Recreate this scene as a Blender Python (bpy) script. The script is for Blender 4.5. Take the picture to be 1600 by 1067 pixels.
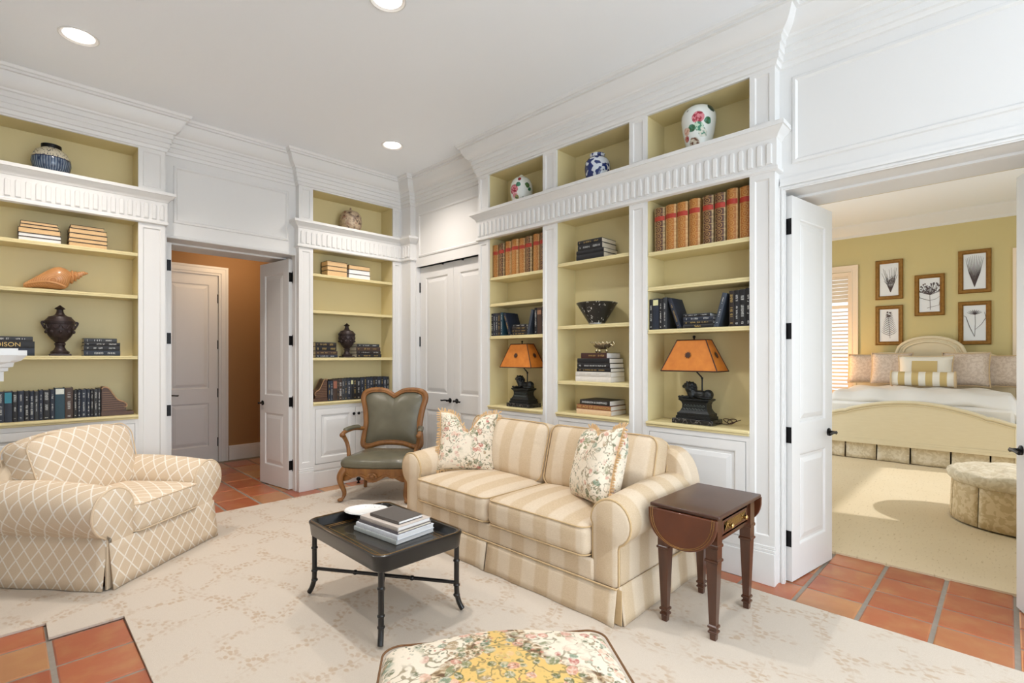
import bpy, bmesh, math, random
from mathutils import Vector, Matrix
random.seed(11)
PI = math.pi
for o in list(bpy.data.objects): bpy.data.objects.remove(o, do_unlink=True)
scene = bpy.context.scene
COL = scene.collection

# ------------------------------------------------------------------ camera, sky, lights, exposure
cam_d = bpy.data.cameras.new('camera'); cam = bpy.data.objects.new('camera', cam_d); COL.objects.link(cam)
cam_d.sensor_width = 36.0; cam_d.lens = 786.0/1600.0*36.0; cam_d.shift_y = 23.5/1600.0; cam_d.clip_start = 0.05
cam.location = (0, 0, 1.42)
HEAD = math.radians(44.6)
cam.rotation_euler = (PI/2, 0, HEAD - PI/2)
scene.camera = cam
vs = scene.view_settings
vs.view_transform = 'Standard'; vs.look = 'None'; vs.gamma = 1.0; vs.use_curve_mapping = False
vs.exposure = 0.34
world = bpy.data.worlds.new('world'); scene.world = world; world.use_nodes = True
bg = world.node_tree.nodes['Background']; bg.inputs[0].default_value = (0.86, 0.93, 1.0, 1); bg.inputs[1].default_value = 1.3

def area(name, loc, rot, sx, sy, power, color):
    l = bpy.data.lights.new(name, 'AREA'); l.shape = 'RECTANGLE'; l.size = sx; l.size_y = sy; l.energy = power; l.color = color
    o = bpy.data.objects.new(name, l); COL.objects.link(o); o.location = loc; o.rotation_euler = rot
    return o
# daylight through the glazed wall behind the camera (south), one light in each window opening
for wx in (0.55, 1.75, 2.95):
    area('window_daylight', (wx, -4.92, 1.62), (PI/2, 0, 0), 0.95, 2.4, 33, (0.78, 0.89, 1.0))
# daylight through two unseen windows added at the left to light the right wall
for wy in (-2.1, -3.8):
    area('window_daylight', (-0.27, wy, 1.62), (PI/2, 0, -PI/2), 1.15, 2.4, 33, (0.78, 0.89, 1.0))
# sun added through the same windows; its carpet patch bounces light to the ceiling
sun_d = bpy.data.lights.new('sun', 'SUN'); sun_d.energy = 2.0; sun_d.angle = 0.02; sun_d.color = (0.95, 0.97, 1.0)
sun = bpy.data.objects.new('sun', sun_d); COL.objects.link(sun); sun.rotation_euler = (math.radians(52), 0, math.radians(14))
# daylight through the side window of the bedroom
area('bedroom_daylight', (7.4, -2.05, 1.6), (PI/2, 0, 0), 2.6, 2.2, 15, (0.82, 0.92, 1.0))
area('bedroom_daylight', (7.0, 4.05, 1.6), (-PI/2, 0, 0), 2.2, 2.2, 52, (0.82, 0.92, 1.0))

# ------------------------------------------------------------------ colour + node helpers
def lin(c):
    c = c/255.0
    return c/12.92 if c <= 0.04045 else ((c+0.055)/1.055)**2.4
def C(r, g, b): return (lin(r), lin(g), lin(b), 1.0)

class NT:
    def __init__(s, name, rough=0.5, metal=0.0, spec=0.5):
        s.mat = bpy.data.materials.new(name); s.mat.use_nodes = True
        s.t = s.mat.node_tree; s.b = s.t.nodes['Principled BSDF']
        s.b.inputs['Roughness'].default_value = rough; s.b.inputs['Metallic'].default_value = metal
        s.b.inputs['Specular IOR Level'].default_value = spec
    def put(s, sock, v):
        if isinstance(v, bpy.types.NodeSocket): s.t.links.new(v, sock)
        else: sock.default_value = v
    def n(s, typ, ins=(), **props):
        nd = s.t.nodes.new(typ)
        for k, v in props.items(): setattr(nd, k, v)
        for k, v in (ins.items() if isinstance(ins, dict) else enumerate(ins)):
            if v is not None: s.put(nd.inputs[k], v)
        return nd
    def m(s, op, a, b=0.0, c=0.0): return s.n('ShaderNodeMath', (a, b, c), operation=op).outputs[0]
    def mix(s, f, a, b):
        nd = s.t.nodes.new('ShaderNodeMix'); nd.data_type = 'RGBA'
        s.put(nd.inputs[0], f); s.put(nd.inputs[6], a); s.put(nd.inputs[7], b)
        return nd.outputs[2]
    def obj(s): return s.n('ShaderNodeTexCoord').outputs['Object']
    def uv(s): return s.n('ShaderNodeTexCoord').outputs['UV']
    def sep(s, v): return s.n('ShaderNodeSeparateXYZ', (v,)).outputs
    def comb(s, x, y, z): return s.n('ShaderNodeCombineXYZ', (x, y, z)).outputs[0]
    def noise(s, v, sc, det=2.0, out='Fac'):
        return s.n('ShaderNodeTexNoise', {'Vector': v, 'Scale': sc, 'Detail': det}).outputs[out]
    def vor(s, v, sc, out='Distance'):
        return s.n('ShaderNodeTexVoronoi', {'Vector': v, 'Scale': sc}).outputs[out]
    def ramp(s, f, stops, interp='LINEAR'):
        nd = s.t.nodes.new('ShaderNodeValToRGB'); s.put(nd.inputs[0], f); cr = nd.color_ramp; cr.interpolation = interp
        while len(cr.elements) > 1: cr.elements.remove(cr.elements[-1])
        cr.elements[0].position = stops[0][0]; cr.elements[0].color = stops[0][1]
        for p, c in stops[1:]:
            e = cr.elements.new(p); e.color = c
        return nd.outputs[0]
    def step(s, f, a, b):      # smooth 0..1 between a and b
        return s.n('ShaderNodeMapRange', {0: f, 1: a, 2: b, 3: 0.0, 4: 1.0}).outputs[0]
    def warp(s, v, sc, amt):
        n1 = s.n('ShaderNodeTexNoise', {'Vector': v, 'Scale': sc}).outputs['Color']
        d = s.n('ShaderNodeVectorMath', (n1, (0.5, 0.5, 0.5)), operation='SUBTRACT').outputs[0]
        d = s.n('ShaderNodeVectorMath', {0: d, 3: amt}, operation='SCALE').outputs[0]
        return s.n('ShaderNodeVectorMath', (v, d), operation='ADD').outputs[0]
    def scale(s, v, xyz): return s.n('ShaderNodeVectorMath', (v, xyz), operation='MULTIPLY').outputs[0]
    def color(s, c): s.put(s.b.inputs['Base Color'], c); return s
    def bump(s, h, strength=0.3, dist=0.01):
        s.put(s.b.inputs['Normal'], s.n('ShaderNodeBump', {'Strength': strength, 'Distance': dist, 'Height': h}).outputs[0]); return s

def plain(name, col, rough=0.5, metal=0.0, vary=0.0, vscale=6.0, bump=0.0, bscale=80.0, spec=0.5, coat=0.0):
    k = NT(name, rough, metal, spec)
    if vary:
        o = k.obj(); d = tuple(max(0, c*(1-vary)) for c in col[:3])+(1,); u = tuple(min(1, c*(1+vary)) for c in col[:3])+(1,)
        k.color(k.mix(k.noise(o, vscale, 3), d, u))
    else: k.color(col)
    if bump: k.bump(k.noise(k.obj(), bscale, 3), bump, 0.004)
    if coat: k.b.inputs['Coat Weight'].default_value = coat
    return k.mat

def emit(name, col, strength):
    k = NT(name); k.color(col); k.b.inputs['Emission Color'].default_value = col; k.b.inputs['Emission Strength'].default_value = strength
    return k.mat

MT = {}
MT['white'] = plain('white_trim_paint', C(227, 226, 224), 0.38)
MT['wall'] = plain('white_wall_paint', C(225, 224, 222), 0.55)
MT['ceil'] = plain('ceiling_paint', C(243, 247, 252), 0.8)
MT['yellow'] = plain('straw_yellow_paint', C(221, 206, 156), 0.5)
MT['bedwall'] = plain('bedroom_yellow_paint', C(206, 191, 138), 0.6)
MT['hall'] = plain('hall_brown_paint', C(158, 118, 74), 0.65)
MT['black'] = plain('black_iron', C(22, 21, 22), 0.4, 0.6)
MT['grout'] = plain('grey_grout', C(150, 140, 128), 0.9, vary=0.15, vscale=30)
MT['chrome'] = plain('dull_steel', C(170, 168, 165), 0.35, 0.9)
MT['gap'] = plain('dark_gap', C(70, 62, 54), 0.9)

def tile_mat(name, scl, a=C(181, 104, 70), b=C(162, 86, 58), c=C(184, 136, 92)):
    k = NT(name, 0.28); o = k.obj()
    r = k.n('ShaderNodeObjectInfo').outputs['Random']
    base = k.ramp(r, [(0, a), (0.4, b), (0.7, a), (1.0, c)])
    off = k.n('ShaderNodeVectorMath', (o, k.comb(k.m('MULTIPLY', r, 37.0), k.m('MULTIPLY', r, 91.0), 0.0)), operation='ADD').outputs[0]
    ns = k.noise(off, 7, 4)
    k.color(k.mix(k.step(ns, 0.45, 0.75), base, k.mix(0.5, base, C(196, 150, 100))))
    k.bump(k.noise(off, 18, 3), 0.15, 0.004)
    return k.mat
MT['tile'] = tile_mat('terracotta_tile', 1)

# carpets
def rug_mat():
    k = NT('vine_patterned_carpet', 0.95, 0, 0.1); o = k.obj(); w = k.warp(o, 2.2, 0.16); s = k.sep(w)
    def vine(ax, ay, per, ph):
        t = k.m('ADD', k.m('MULTIPLY', s[0], ax), k.m('MULTIPLY', s[1], ay))
        q = k.m('ADD', k.m('MULTIPLY', s[0], -ay), k.m('MULTIPLY', s[1], ax))
        t = k.m('ADD', t, k.m('MULTIPLY', k.m('SINE', k.m('MULTIPLY', q, 9.0)), 0.035))
        f = k.m('ABSOLUTE', k.m('SUBTRACT', k.m('FRACT', k.m('ADD', k.m('MULTIPLY', t, 1/per), ph)), 0.5))
        return k.m('MULTIPLY', f, per)          # distance from the vine in metres
    d = k.m('MINIMUM', vine(0.94, 0.34, 0.30, 0.1), vine(0.34, -0.94, 0.34, 0.35))
    lv = k.vor(k.scale(k.warp(o, 30, 0.02), (1.0, 0.62, 1.0)), 40)
    leaf = k.m('MULTIPLY', k.step(lv, 0.50, 0.34), k.step(d, 0.055, 0.035))
    stem = k.m('MULTIPLY', k.step(d, 0.006, 0.003), 0.5)
    pat = k.m('MAXIMUM', leaf, stem)
    pat = k.m('MULTIPLY', pat, k.step(k.noise(o, 5, 2), 0.36, 0.56))
    base = k.mix(k.noise(o, 260, 2), C(206, 193, 177), C(221, 210, 196))
    k.color(k.mix(k.m('MULTIPLY', pat, 0.62), base, C(190, 162, 132)))
    k.bump(k.noise(o, 420, 2), 0.4, 0.004)
    return k.mat
MT['rug'] = rug_mat()
def bedcarpet():
    k = NT('bedroom_carpet', 0.95, 0, 0.1); o = k.obj(); v = k.scale(o, (16.0, 60.0, 1.0))
    sp = k.step(k.noise(v, 1.0, 3), 0.60, 0.72)
    k.color(k.mix(k.m('MULTIPLY', sp, 0.4), k.mix(k.noise(o, 2.0), C(220, 199, 164), C(229, 211, 180)), C(168, 138, 90)))
    k.bump(k.noise(o, 380, 2), 0.4, 0.004)
    return k.mat
MT['bedcarpet'] = bedcarpet()

# ------------------------------------------------------------------ mesh builder
class MB:
    def __init__(s): s.v = []; s.f = []; s.uv = []; s.T = Matrix.Identity(4)
    def V(s, p): s.v.append(tuple(s.T @ Vector(p))); return len(s.v)-1
    def F(s, idx, uv=None): s.f.append(tuple(idx)); s.uv.append(uv)
    def quad(s, a, b, c, d, uv=None): s.F([s.V(a), s.V(b), s.V(c), s.V(d)], uv)
    def box(s, x0, x1, y0, y1, z0, z1):
        i = [s.V((x, y, z)) for z in (z0, z1) for y in (y0, y1) for x in (x0, x1)]
        for q in ((0, 2, 3, 1), (4, 5, 7, 6), (0, 1, 5, 4), (2, 6, 7, 3), (0, 4, 6, 2), (1, 3, 7, 5)): s.F([i[k] for k in q])
        return s
    def lathe(s, prof, seg=24, c=(0, 0, 0), sx=1.0, sy=1.0, lobes=0, amp=0.0, capb=True, capt=True):
        rows = []
        for r, z in prof:
            row = []
            for k in range(seg):
                a = 2*PI*k/seg; rr = r*(1+amp*math.cos(lobes*a)) if lobes else r
                row.append(s.V((c[0]+rr*math.cos(a)*sx, c[1]+rr*math.sin(a)*sy, c[2]+z)))
            rows.append(row)
        L = len(prof)
        for j in range(L-1):
            for k in range(seg):
                k2 = (k+1) % seg
                s.F([rows[j][k], rows[j][k2], rows[j+1][k2], rows[j+1][k]], [(k/seg, j/L), ((k+1)/seg, j/L), ((k+1)/seg, (j+1)/L), (k/seg, (j+1)/L)])
        if capb: s.F(rows[0][::-1])
        if capt: s.F(rows[-1])
        return s
    def tube(s, pts, rad, seg=8, caps=True, closed=False, flat=1.0):
        pts = [Vector(p) for p in pts]; n = len(pts)
        if not hasattr(rad, '__len__'): rad = [rad]*n
        rows = []; up = None
        for i, p in enumerate(pts):
            if closed: t = (pts[(i+1) % n]-pts[i-1])
            else: t = pts[min(i+1, n-1)]-pts[max(i-1, 0)]
            if t.length < 1e-9: t = Vector((0, 0, 1))
            t.normalize()
            if up is None:
                up = Vector((0, 0, 1)) if abs(t.z) < 0.9 else Vector((1, 0, 0))
            a = up - t*up.dot(t)
            if a.length < 1e-6: a = Vector((1, 0, 0)) - t*t.x
            a.normalize(); up = a; b = t.cross(a)
            rows.append([s.V(p + (a*math.cos(2*PI*k/seg) + b*math.sin(2*PI*k/seg)*flat)*rad[i]) for k in range(seg)])
        m = n if closed else n-1
        for i in range(m):
            r0, r1 = rows[i], rows[(i+1) % n]
            for k in range(seg):
                k2 = (k+1) % seg; s.F([r0[k], r0[k2], r1[k2], r1[k]])
        if caps and not closed: s.F(rows[0][::-1]); s.F(rows[-1])
        return s
    def sweep(s, path, prof, caps=True):
        """profile (offset to the right of travel, z) swept along a plan polyline with mitred corners"""
        n = len(path); rows = []
        def nrm(a, b):
            d = (b[0]-a[0], b[1]-a[1]); l = math.hypot(*d); return (d[1]/l, -d[0]/l)
        for i, p in enumerate(path):
            n1 = nrm(path[i-1], p) if i > 0 else nrm(p, path[1])
            n2 = nrm(p, path[i+1]) if i < n-1 else n1
            mx, my = n1[0]+n2[0], n1[1]+n2[1]; d = (mx*n1[0]+my*n1[1])
            mx, my = mx/d, my/d
            rows.append([s.V((p[0]+mx*o, p[1]+my*o, z)) for o, z in prof])
        for i in range(n-1):
            for j in range(len(prof)-1):
                s.F([rows[i][j], rows[i+1][j], rows[i+1][j+1], rows[i][j+1]])
        if caps: s.F(rows[0]); s.F(rows[-1][::-1])
        return s
    def prism(s, poly, fn, d0, d1):
        """closed 2d polygon, fn(a,b,d) -> 3d, extruded from d0 to d1"""
        A = [s.V(fn(a, b, d0)) for a, b in poly]; B = [s.V(fn(a, b, d1)) for a, b in poly]; n = len(poly)
        s.F(A[::-1]); s.F(B)
        for i in range(n): s.F([A[i], A[(i+1) % n], B[(i+1) % n], B[i]])
        return s
    def grid(s, fn, nu, nv, cu=False, cv=False, su=1.0, sv=1.0):
        rows = [[s.V(fn(i/(nu), j/(nv))) for i in range(nu if cu else nu+1)] for j in range(nv if cv else nv+1)]
        for j in range(nv):
            for i in range(nu):
                i2 = (i+1) % nu if cu else i+1; j2 = (j+1) % nv if cv else j+1
                s.F([rows[j][i], rows[j][i2], rows[j2][i2], rows[j2][i]], [(su*i/nu, sv*j/nv), (su*(i+1)/nu, sv*j/nv), (su*(i+1)/nu, sv*(j+1)/nv), (su*i/nu, sv*(j+1)/nv)])
        return s
    def cushion(s, w, d, h, r=0.04, puff=0.02, side=0.0, n=12, fn=None):
        """rounded, puffed box centred on the origin with unfolded uvs"""
        H = (w/2, d/2, h/2); r = min(r, min(H)*0.98)
        def P(c):
            q = [c[i]*H[i] for i in range(3)]
            inn = [max(-(H[i]-r), min(H[i]-r, q[i])) for i in range(3)]
            dv = Vector([q[i]-inn[i] for i in range(3)])
            p = Vector(inn) + (dv.normalized()*r if dv.length > 1e-9 else Vector((0, 0, 0)))
            X, Y, Z = p.x/H[0], p.y/H[1], p.z/H[2]
            p.z += (1 if Z > 0 else -1)*puff*max(0, 1-X*X)**0.7*max(0, 1-Y*Y)**0.7*min(1, abs(Z)*1.3)
            p.x *= 1+side*(1-Y*Y)*(1-min(1, Z*Z)); p.y *= 1+side*(1-X*X)*(1-min(1, Z*Z))
            return fn(p) if fn else p
        a = [math.sin(PI/2*(-1+2*i/n)) for i in range(n+1)]
        a = [0.55*x + 0.45*(-1+2*i/n) for i, x in enumerate(a)]
        for ax in range(3):
            for sg in (-1, 1):
                u, v = [(1, 2), (0, 2), (0, 1)][ax]
                def cp(i, j):
                    c = [0, 0, 0]; c[ax] = sg; c[u] = a[i]; c[v] = a[j]; return c
                def tx(c):
                    if ax == 2: return (c[0]*H[0], sg*(h/2 + (c[1]+1)*H[1]))
                    if ax == 1: return (c[0]*H[0], c[2]*H[2] if sg < 0 else d+h-c[2]*H[2])
                    return (sg*(H[0] + (c[1]+1)*H[1]), c[2]*H[2])
                for i in range(n):
                    for j in range(n):
                        cs = [cp(i, j), cp(i+1, j), cp(i+1, j+1), cp(i, j+1)]
                        flip = (sg < 0) != (ax == 1)
                        if flip: cs = cs[::-1]
                        s.F([s.V(P(c)) for c in cs], [tx(c) for c in cs])
        return s
    def ellipsoid(s, c, r, seg=12, rings=8, M=None):
        M = M or Matrix.Identity(3)
        rows = []
        for j in range(rings+1):
            th = PI*j/rings; row = []
            for k in range(seg):
                a = 2*PI*k/seg
                p = M @ Vector((r[0]*math.sin(th)*math.cos(a), r[1]*math.sin(th)*math.sin(a), -r[2]*math.cos(th)))
                row.append(s.V((c[0]+p.x, c[1]+p.y, c[2]+p.z)))
            rows.append(row)
        for j in range(rings):
            for k in range(seg):
                k2 = (k+1) % seg; s.F([rows[j][k], rows[j][k2], rows[j+1][k2], rows[j+1][k]])
        return s
    def face(s, x0, x1, z0, z1, rects, steps, y=0.0, ny=-1.0):
        """vertical face at local y looking to -Y (ny=-1) or +Y, with stepped rectangular panels; steps = (inset, depth outwards)"""
        xs = sorted({x0, x1} | {r[0] for r in rects} | {r[1] for r in rects}); zs = sorted({z0, z1} | {r[2] for r in rects} | {r[3] for r in rects})
        def q(a, b, c, d):
            if ny > 0: a, b, c, d = d, c, b, a
            s.quad(a, b, c, d)
        def ring(r, i): return (r[0]+i, r[1]-i, r[2]+i, r[3]-i)
        for i in range(len(xs)-1):
            for j in range(len(zs)-1):
                a, b, c, d = xs[i], xs[i+1], zs[j], zs[j+1]
                if any(r[0] <= a+1e-6 and r[1] >= b-1e-6 and r[2] <= c+1e-6 and r[3] >= d-1e-6 for r in rects): continue
                q((a, y, c), (b, y, c), (b, y, d), (a, y, d))
        for r in rects:
            prev = None
            for ins, dep in steps:
                R = ring(r, ins); yy = y + ny*dep
                cur = [(R[0], yy, R[2]), (R[1], yy, R[2]), (R[1], yy, R[3]), (R[0], yy, R[3])]
                if prev:
                    for k in range(4): q(prev[k], prev[(k+1) % 4], cur[(k+1) % 4], cur[k])
                prev = cur
            q(*prev)
        return s

def link(name, me, mat, parent=None):
    o = bpy.data.objects.new(name, me); COL.objects.link(o)
    if mat is not None and not me.materials: me.materials.append(mat)
    if parent is not None: o.parent = parent
    return o
def obj(name, mb, mat, parent=None, smooth=38, weld=False, bevel=0.0, sub=0, loc=None, rz=None):
    me = bpy.data.meshes.new(name); me.from_pydata(mb.v, [], mb.f)
    if any(u is not None for u in mb.uv):
        ul = me.uv_layers.new(name='UVMap'); i = 0
        for p, u in zip(me.polygons, mb.uv):
            for k in range(p.loop_total):
                ul.data[p.loop_start+k].uv = u[k] if u else (0, 0)
    if weld:
        bm = bmesh.new(); bm.from_mesh(me); bmesh.ops.remove_doubles(bm, verts=bm.verts, dist=1e-5)
        bmesh.ops.recalc_face_normals(bm, faces=bm.faces); bm.to_mesh(me); bm.free()
    me.validate()
    if smooth:
        me.polygons.foreach_set('use_smooth', [True]*len(me.polygons)); me.set_sharp_from_angle(angle=math.radians(smooth))
    o = link(name, me, mat if not isinstance(mat, str) else MT[mat], parent)
    if bevel:
        b = o.modifiers.new('bevel', 'BEVEL'); b.width = bevel; b.segments = 2; b.limit_method = 'ANGLE'; b.angle_limit = math.radians(40)
    if sub:
        m = o.modifiers.new('sub', 'SUBSURF'); m.levels = sub; m.render_levels = sub
    if loc is not None: o.location = loc
    if rz is not None: o.rotation_euler = (0, 0, rz)
    return o
def boxo(name, x0, x1, y0, y1, z0, z1, mat, parent=None, bevel=0.0):
    return obj(name, MB().box(x0, x1, y0, y1, z0, z1), mat, parent, bevel=bevel)
def tag(o, label=None, cat=None, group=None, kind=None):
    if label: o['label'] = label
    if cat: o['category'] = cat
    if group: o['group'] = group
    if kind: o['kind'] = kind
    return o
def thing(name, label, cat, loc=(0, 0, 0), rz=0.0, group=None, kind=None):
    o = bpy.data.objects.new(name, None); COL.objects.link(o); o.location = loc; o.rotation_euler = (0, 0, rz)
    o.empty_display_size = 0.1
    return tag(o, label, cat, group, kind)
def struct(o, label, cat): return tag(o, label, cat, kind='structure')
RW = -PI/2      # rotation of things that stand against the right-hand wall (local -Y looks into the room)

# ------------------------------------------------------------------ the setting
XF, YF, XR, YR, ZC = 3.35, 5.28, 3.44, 5.36, 3.53
floor = struct(boxo('floor', -0.4, 4.3, -5.1, 7.7, -0.12, -0.005, 'grout'), 'terracotta tiled floor with wide grey grout joints', 'floor')
def tiles(x0, y0, px, py, nx, ny, gx=0.022, gy=0.016, clip=None, skip=None):
    me = {}
    for i in range(nx):
        for j in range(ny):
            a, b, c, d = x0+i*px+gx/2, x0+(i+1)*px-gx/2, y0+j*py+gy/2, y0+(j+1)*py-gy/2
            if clip: a, b, c, d = max(a, clip[0]), min(b, clip[1]), max(c, clip[2]), min(d, clip[3])
            if b-a < 0.02 or d-c < 0.02 or (skip and skip((a+b)/2, (c+d)/2)): continue
            w, h = round(b-a, 3), round(d-c, 3)
            if (w, h) not in me:
                mb = MB(); e = 0.006
                lo = [(-w/2, -h/2), (w/2, -h/2), (w/2, h/2), (-w/2, h/2)]; hi = [(x-math.copysign(e, x), y-math.copysign(e, y)) for x, y in lo]
                A = [mb.V((x, y, -0.02)) for x, y in lo]; B = [mb.V((x, y, -0.004)) for x, y in lo]; D = [mb.V((x, y, 0)) for x, y in hi]
                for k in range(4):
                    mb.F([A[k], A[(k+1) % 4], B[(k+1) % 4], B[k]]); mb.F([B[k], B[(k+1) % 4], D[(k+1) % 4], D[k]])
                mb.F(D)
                m = bpy.data.meshes.new('tile'); m.from_pydata(mb.v, [], mb.f); m.materials.append(MT['tile']); me[(w, h)] = m
            o = link('tile', me[(w, h)], None, floor); o.location = ((a+b)/2, (c+d)/2, 0)
tiles(3.222, -0.342, 0.256, 0.309, 4, 5, gx=0.016, gy=0.022, clip=(3.19, 4.24, -0.35, 1.195))           # threshold to the bedroom
tiles(3.05, 1.203, 0.31, 0.309, 1, 4, gx=0.016, gy=0.022)                                               # strip in front of the right bookcase
tiles(0.52, 5.075, 0.31, 0.40, 8, 6, skip=lambda x, y: y > 5.3 and (x < 0.9 or x > 2.9))                # doorway and hall
tiles(-0.145, 2.49, 0.31, 0.31, 2, 4, clip=(-0.3, 0.48, 2.3, 3.64))                                      # hearth

struct(boxo('floor_bedroom', 4.22, 10.7, -2.2, 4.2, -0.05, 0.012, 'bedcarpet'), 'cream flecked carpet covering the bedroom floor', 'carpet')
struct(boxo('floor_subfloor', 4.3, 10.8, -2.3, 4.3, -0.12, -0.051, 'grout'), 'grey slab under the bedroom carpet', 'floor')

# ceiling with round openings for the recessed lamps
CANS = [(0.356, 4.36), (2.739, 4.38), (1.60, 2.61), (1.6, 0.7), (1.6, -1.2), (0.36, -2.8), (2.74, -2.8)]  # first three are visible; the last four are unseen, added as fill lights
def ceiling_mesh():
    mb = MB(); s = 0.13; r = 0.085
    xs = sorted({-0.4, 3.7} | {round(c[0]+k*s, 4) for c in CANS for k in (-1, 1)}); ys = sorted({-5.1, 5.7} | {round(c[1]+k*s, 4) for c in CANS for k in (-1, 1)})
    for i in range(len(xs)-1):
        for j in range(len(ys)-1):
            mx, my = (xs[i]+xs[i+1])/2, (ys[j]+ys[j+1])/2
            if any(abs(mx-c[0]) < s and abs(my-c[1]) < s for c in CANS): continue
            mb.quad((xs[i], ys[j], ZC), (xs[i], ys[j+1], ZC), (xs[i+1], ys[j+1], ZC), (xs[i+1], ys[j], ZC))
    for c in CANS:
        n = 32
        for k in range(n):
            a0, a1 = 2*PI*k/n, 2*PI*(k+1)/n
            def sq(a):
                m = max(abs(math.cos(a)), abs(math.sin(a))); return (c[0]+s*math.cos(a)/m, c[1]+s*math.sin(a)/m, ZC)
            def ci(a): return (c[0]+r*math.cos(a), c[1]+r*math.sin(a), ZC)
            mb.quad(ci(a0), ci(a1), sq(a1), sq(a0))
    mb.box(-0.4, 3.7, -5.1, 5.7, ZC+0.16, ZC+0.26)
    return mb
struct(obj('ceiling', ceiling_mesh(), 'ceil', smooth=0), 'smooth white ceiling of the living room', 'ceiling')
MT['lamp'] = emit('lamp_glow', (1.0, 0.90, 0.78, 1), 9.0)
CL = ['round recessed ceiling light nearest the left edge above the armchair', 'round recessed ceiling light near the corner above the carved armchair',
      'round recessed ceiling light cut by the top edge of the picture', 'unseen recessed light added as fill above the camera', 'unseen recessed light added as fill behind the camera',
      'unseen recessed light added as fill at the left by the windows', 'unseen recessed light added as fill at the right by the windows']
for (x, y), lb in zip(CANS, CL):
    t = thing('recessed_light', lb, 'ceiling light', (x, y, ZC), group='recessed ceiling lights')
    obj('trim_ring', MB().lathe([(0.084, 0.002), (0.1, -0.008), (0.108, -0.004), (0.108, 0.002)], 40, capb=False, capt=False), 'white', t)
    obj('can', MB().lathe([(0.085, 0.0), (0.08, 0.03), (0.072, 0.12), (0.0, 0.125)], 32, capb=False, capt=False), 'white', t)
    obj('lens', MB().lathe([(0.0, 0.036), (0.05, 0.034), (0.078, 0.036)], 32, capb=False, capt=False), 'lamp', t)
    l = bpy.data.lights.new('recessed_lamp', 'SPOT'); l.energy = 76 if y > 4 else (100 if y > 2 else 44); l.color = (1.0, 0.91, 0.83) if y > 4 else (0.95, 0.94, 0.93); l.spot_size = math.radians(135); l.spot_blend = 0.9; l.shadow_soft_size = 0.07
    lo = bpy.data.objects.new('recessed_lamp', l); COL.objects.link(lo); lo.parent = t; lo.location = (0, 0, -0.012)

# crown moulding: one cornice that follows every break of the two walls
CROWN = [(0.0, 3.215), (0.012, 3.22), (0.018, 3.245), (0.03, 3.25), (0.03, 3.285), (0.04, 3.29), (0.04, 3.325), (0.052, 3.33), (0.052, 3.365), (0.066, 3.372), (0.07, 3.385),
         (0.082, 3.392), (0.096, 3.405), (0.112, 3.43), (0.124, 3.462), (0.132, 3.485), (0.15, 3.488), (0.15, 3.505), (0.162, 3.51), (0.17, 3.53)]
PATH = [(-0.3, YF), (1.009, YF), (1.009, YR), (2.181, YR), (2.181, YF), (3.43, YF), (3.43, 5.085), (3.50, 5.085), (3.50, 3.775), (XF, 3.775), (XF, 1.025), (XR, 1.025), (XR, -5.0)]
struct(obj('trim_1', MB().sweep(PATH, CROWN), 'white', smooth=28), 'deep white crown moulding running under the ceiling of both walls', 'moulding')

RAISED = [(0, 0), (0.006, -0.002), (0.014, -0.011), (0.03, -0.011), (0.034, -0.008), (0.062, -0.002)]
BOLD = [(0, 0), (0.004, 0.006), (0.02, 0.008), (0.03, -0.010), (0.034, -0.010)]
SINK = [(0, 0), (0.008, -0.008), (0.012, -0.008)]
WALLP = [(0, 0), (0.006, 0.009), (0.022, 0.012), (0.03, 0.004), (0.034, 0.0)]

def wallpart(mb, x0, x1, y0, y1, z0, z1): mb.box(x0, x1, y0, y1, z0, z1)
# left wall (looks to -Y)
mb = MB()
mb.box(-0.4, 1.0, 5.585, 6.0, 0, ZC); mb.box(2.20, 3.64, 5.585, 6.0, 0, ZC); mb.box(1.0, 2.2, 5.372, 6.0, 2.49, ZC)
mb.box(0.985, 1.026, 5.372, 6.0, 0, 2.49); mb.box(2.186, 2.2, 5.372, 6.0, 0, 2.49)
mb.face(1.009, 2.181, 2.49, ZC, [(1.085, 2.105, 2.625, 3.145)], WALLP, y=YR)
mb.quad((1.009, YR, 2.49), (1.009, 5.372, 2.49), (2.181, 5.372, 2.49), (2.181, YR, 2.49))
wl = struct(obj('wall_left', mb, 'wall', smooth=28), 'white panelled wall around the hall doorway', 'wall')
cas = MB(); PR = [(0.0, 0.0), (0.0, 0.018), (0.022, 0.022), (0.026, 0.014), (0.05, 0.012), (0.056, 0.004), (0.056, 0.0)]
def casing(mb, x0, x1, zt, y, w=0.05, d=0.016):
    """door casing seen from -Y: two stepped jambs and a head"""
    for a, b, t in ((0, 0.25, d*0.6), (0.25, 0.55, d), (0.55, 0.75, d*0.6), (0.75, 1.0, d*0.85)):
        mb.box(x0-w*b, x0-w*a, y-t, y, 0, zt+w*b); mb.box(x1+w*a, x1+w*b, y-t, y, 0, zt+w*b); mb.box(x0-w*a, x1+w*a, y-t, y, zt+w*a, zt+w*b)
casing(cas, 1.034, 2.172, 2.485, YR, 0.03); cas.box(1.009, 1.034, YR, 5.40, 0, 2.49); cas.box(2.172, 2.19, YR, 5.40, 0, 2.49)
obj('casing', cas, 'white', wl)
obj('soffit_stop', MB().box(1.03, 2.18, 5.60, 5.63, 2.474, 2.49), 'white', wl)
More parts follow.
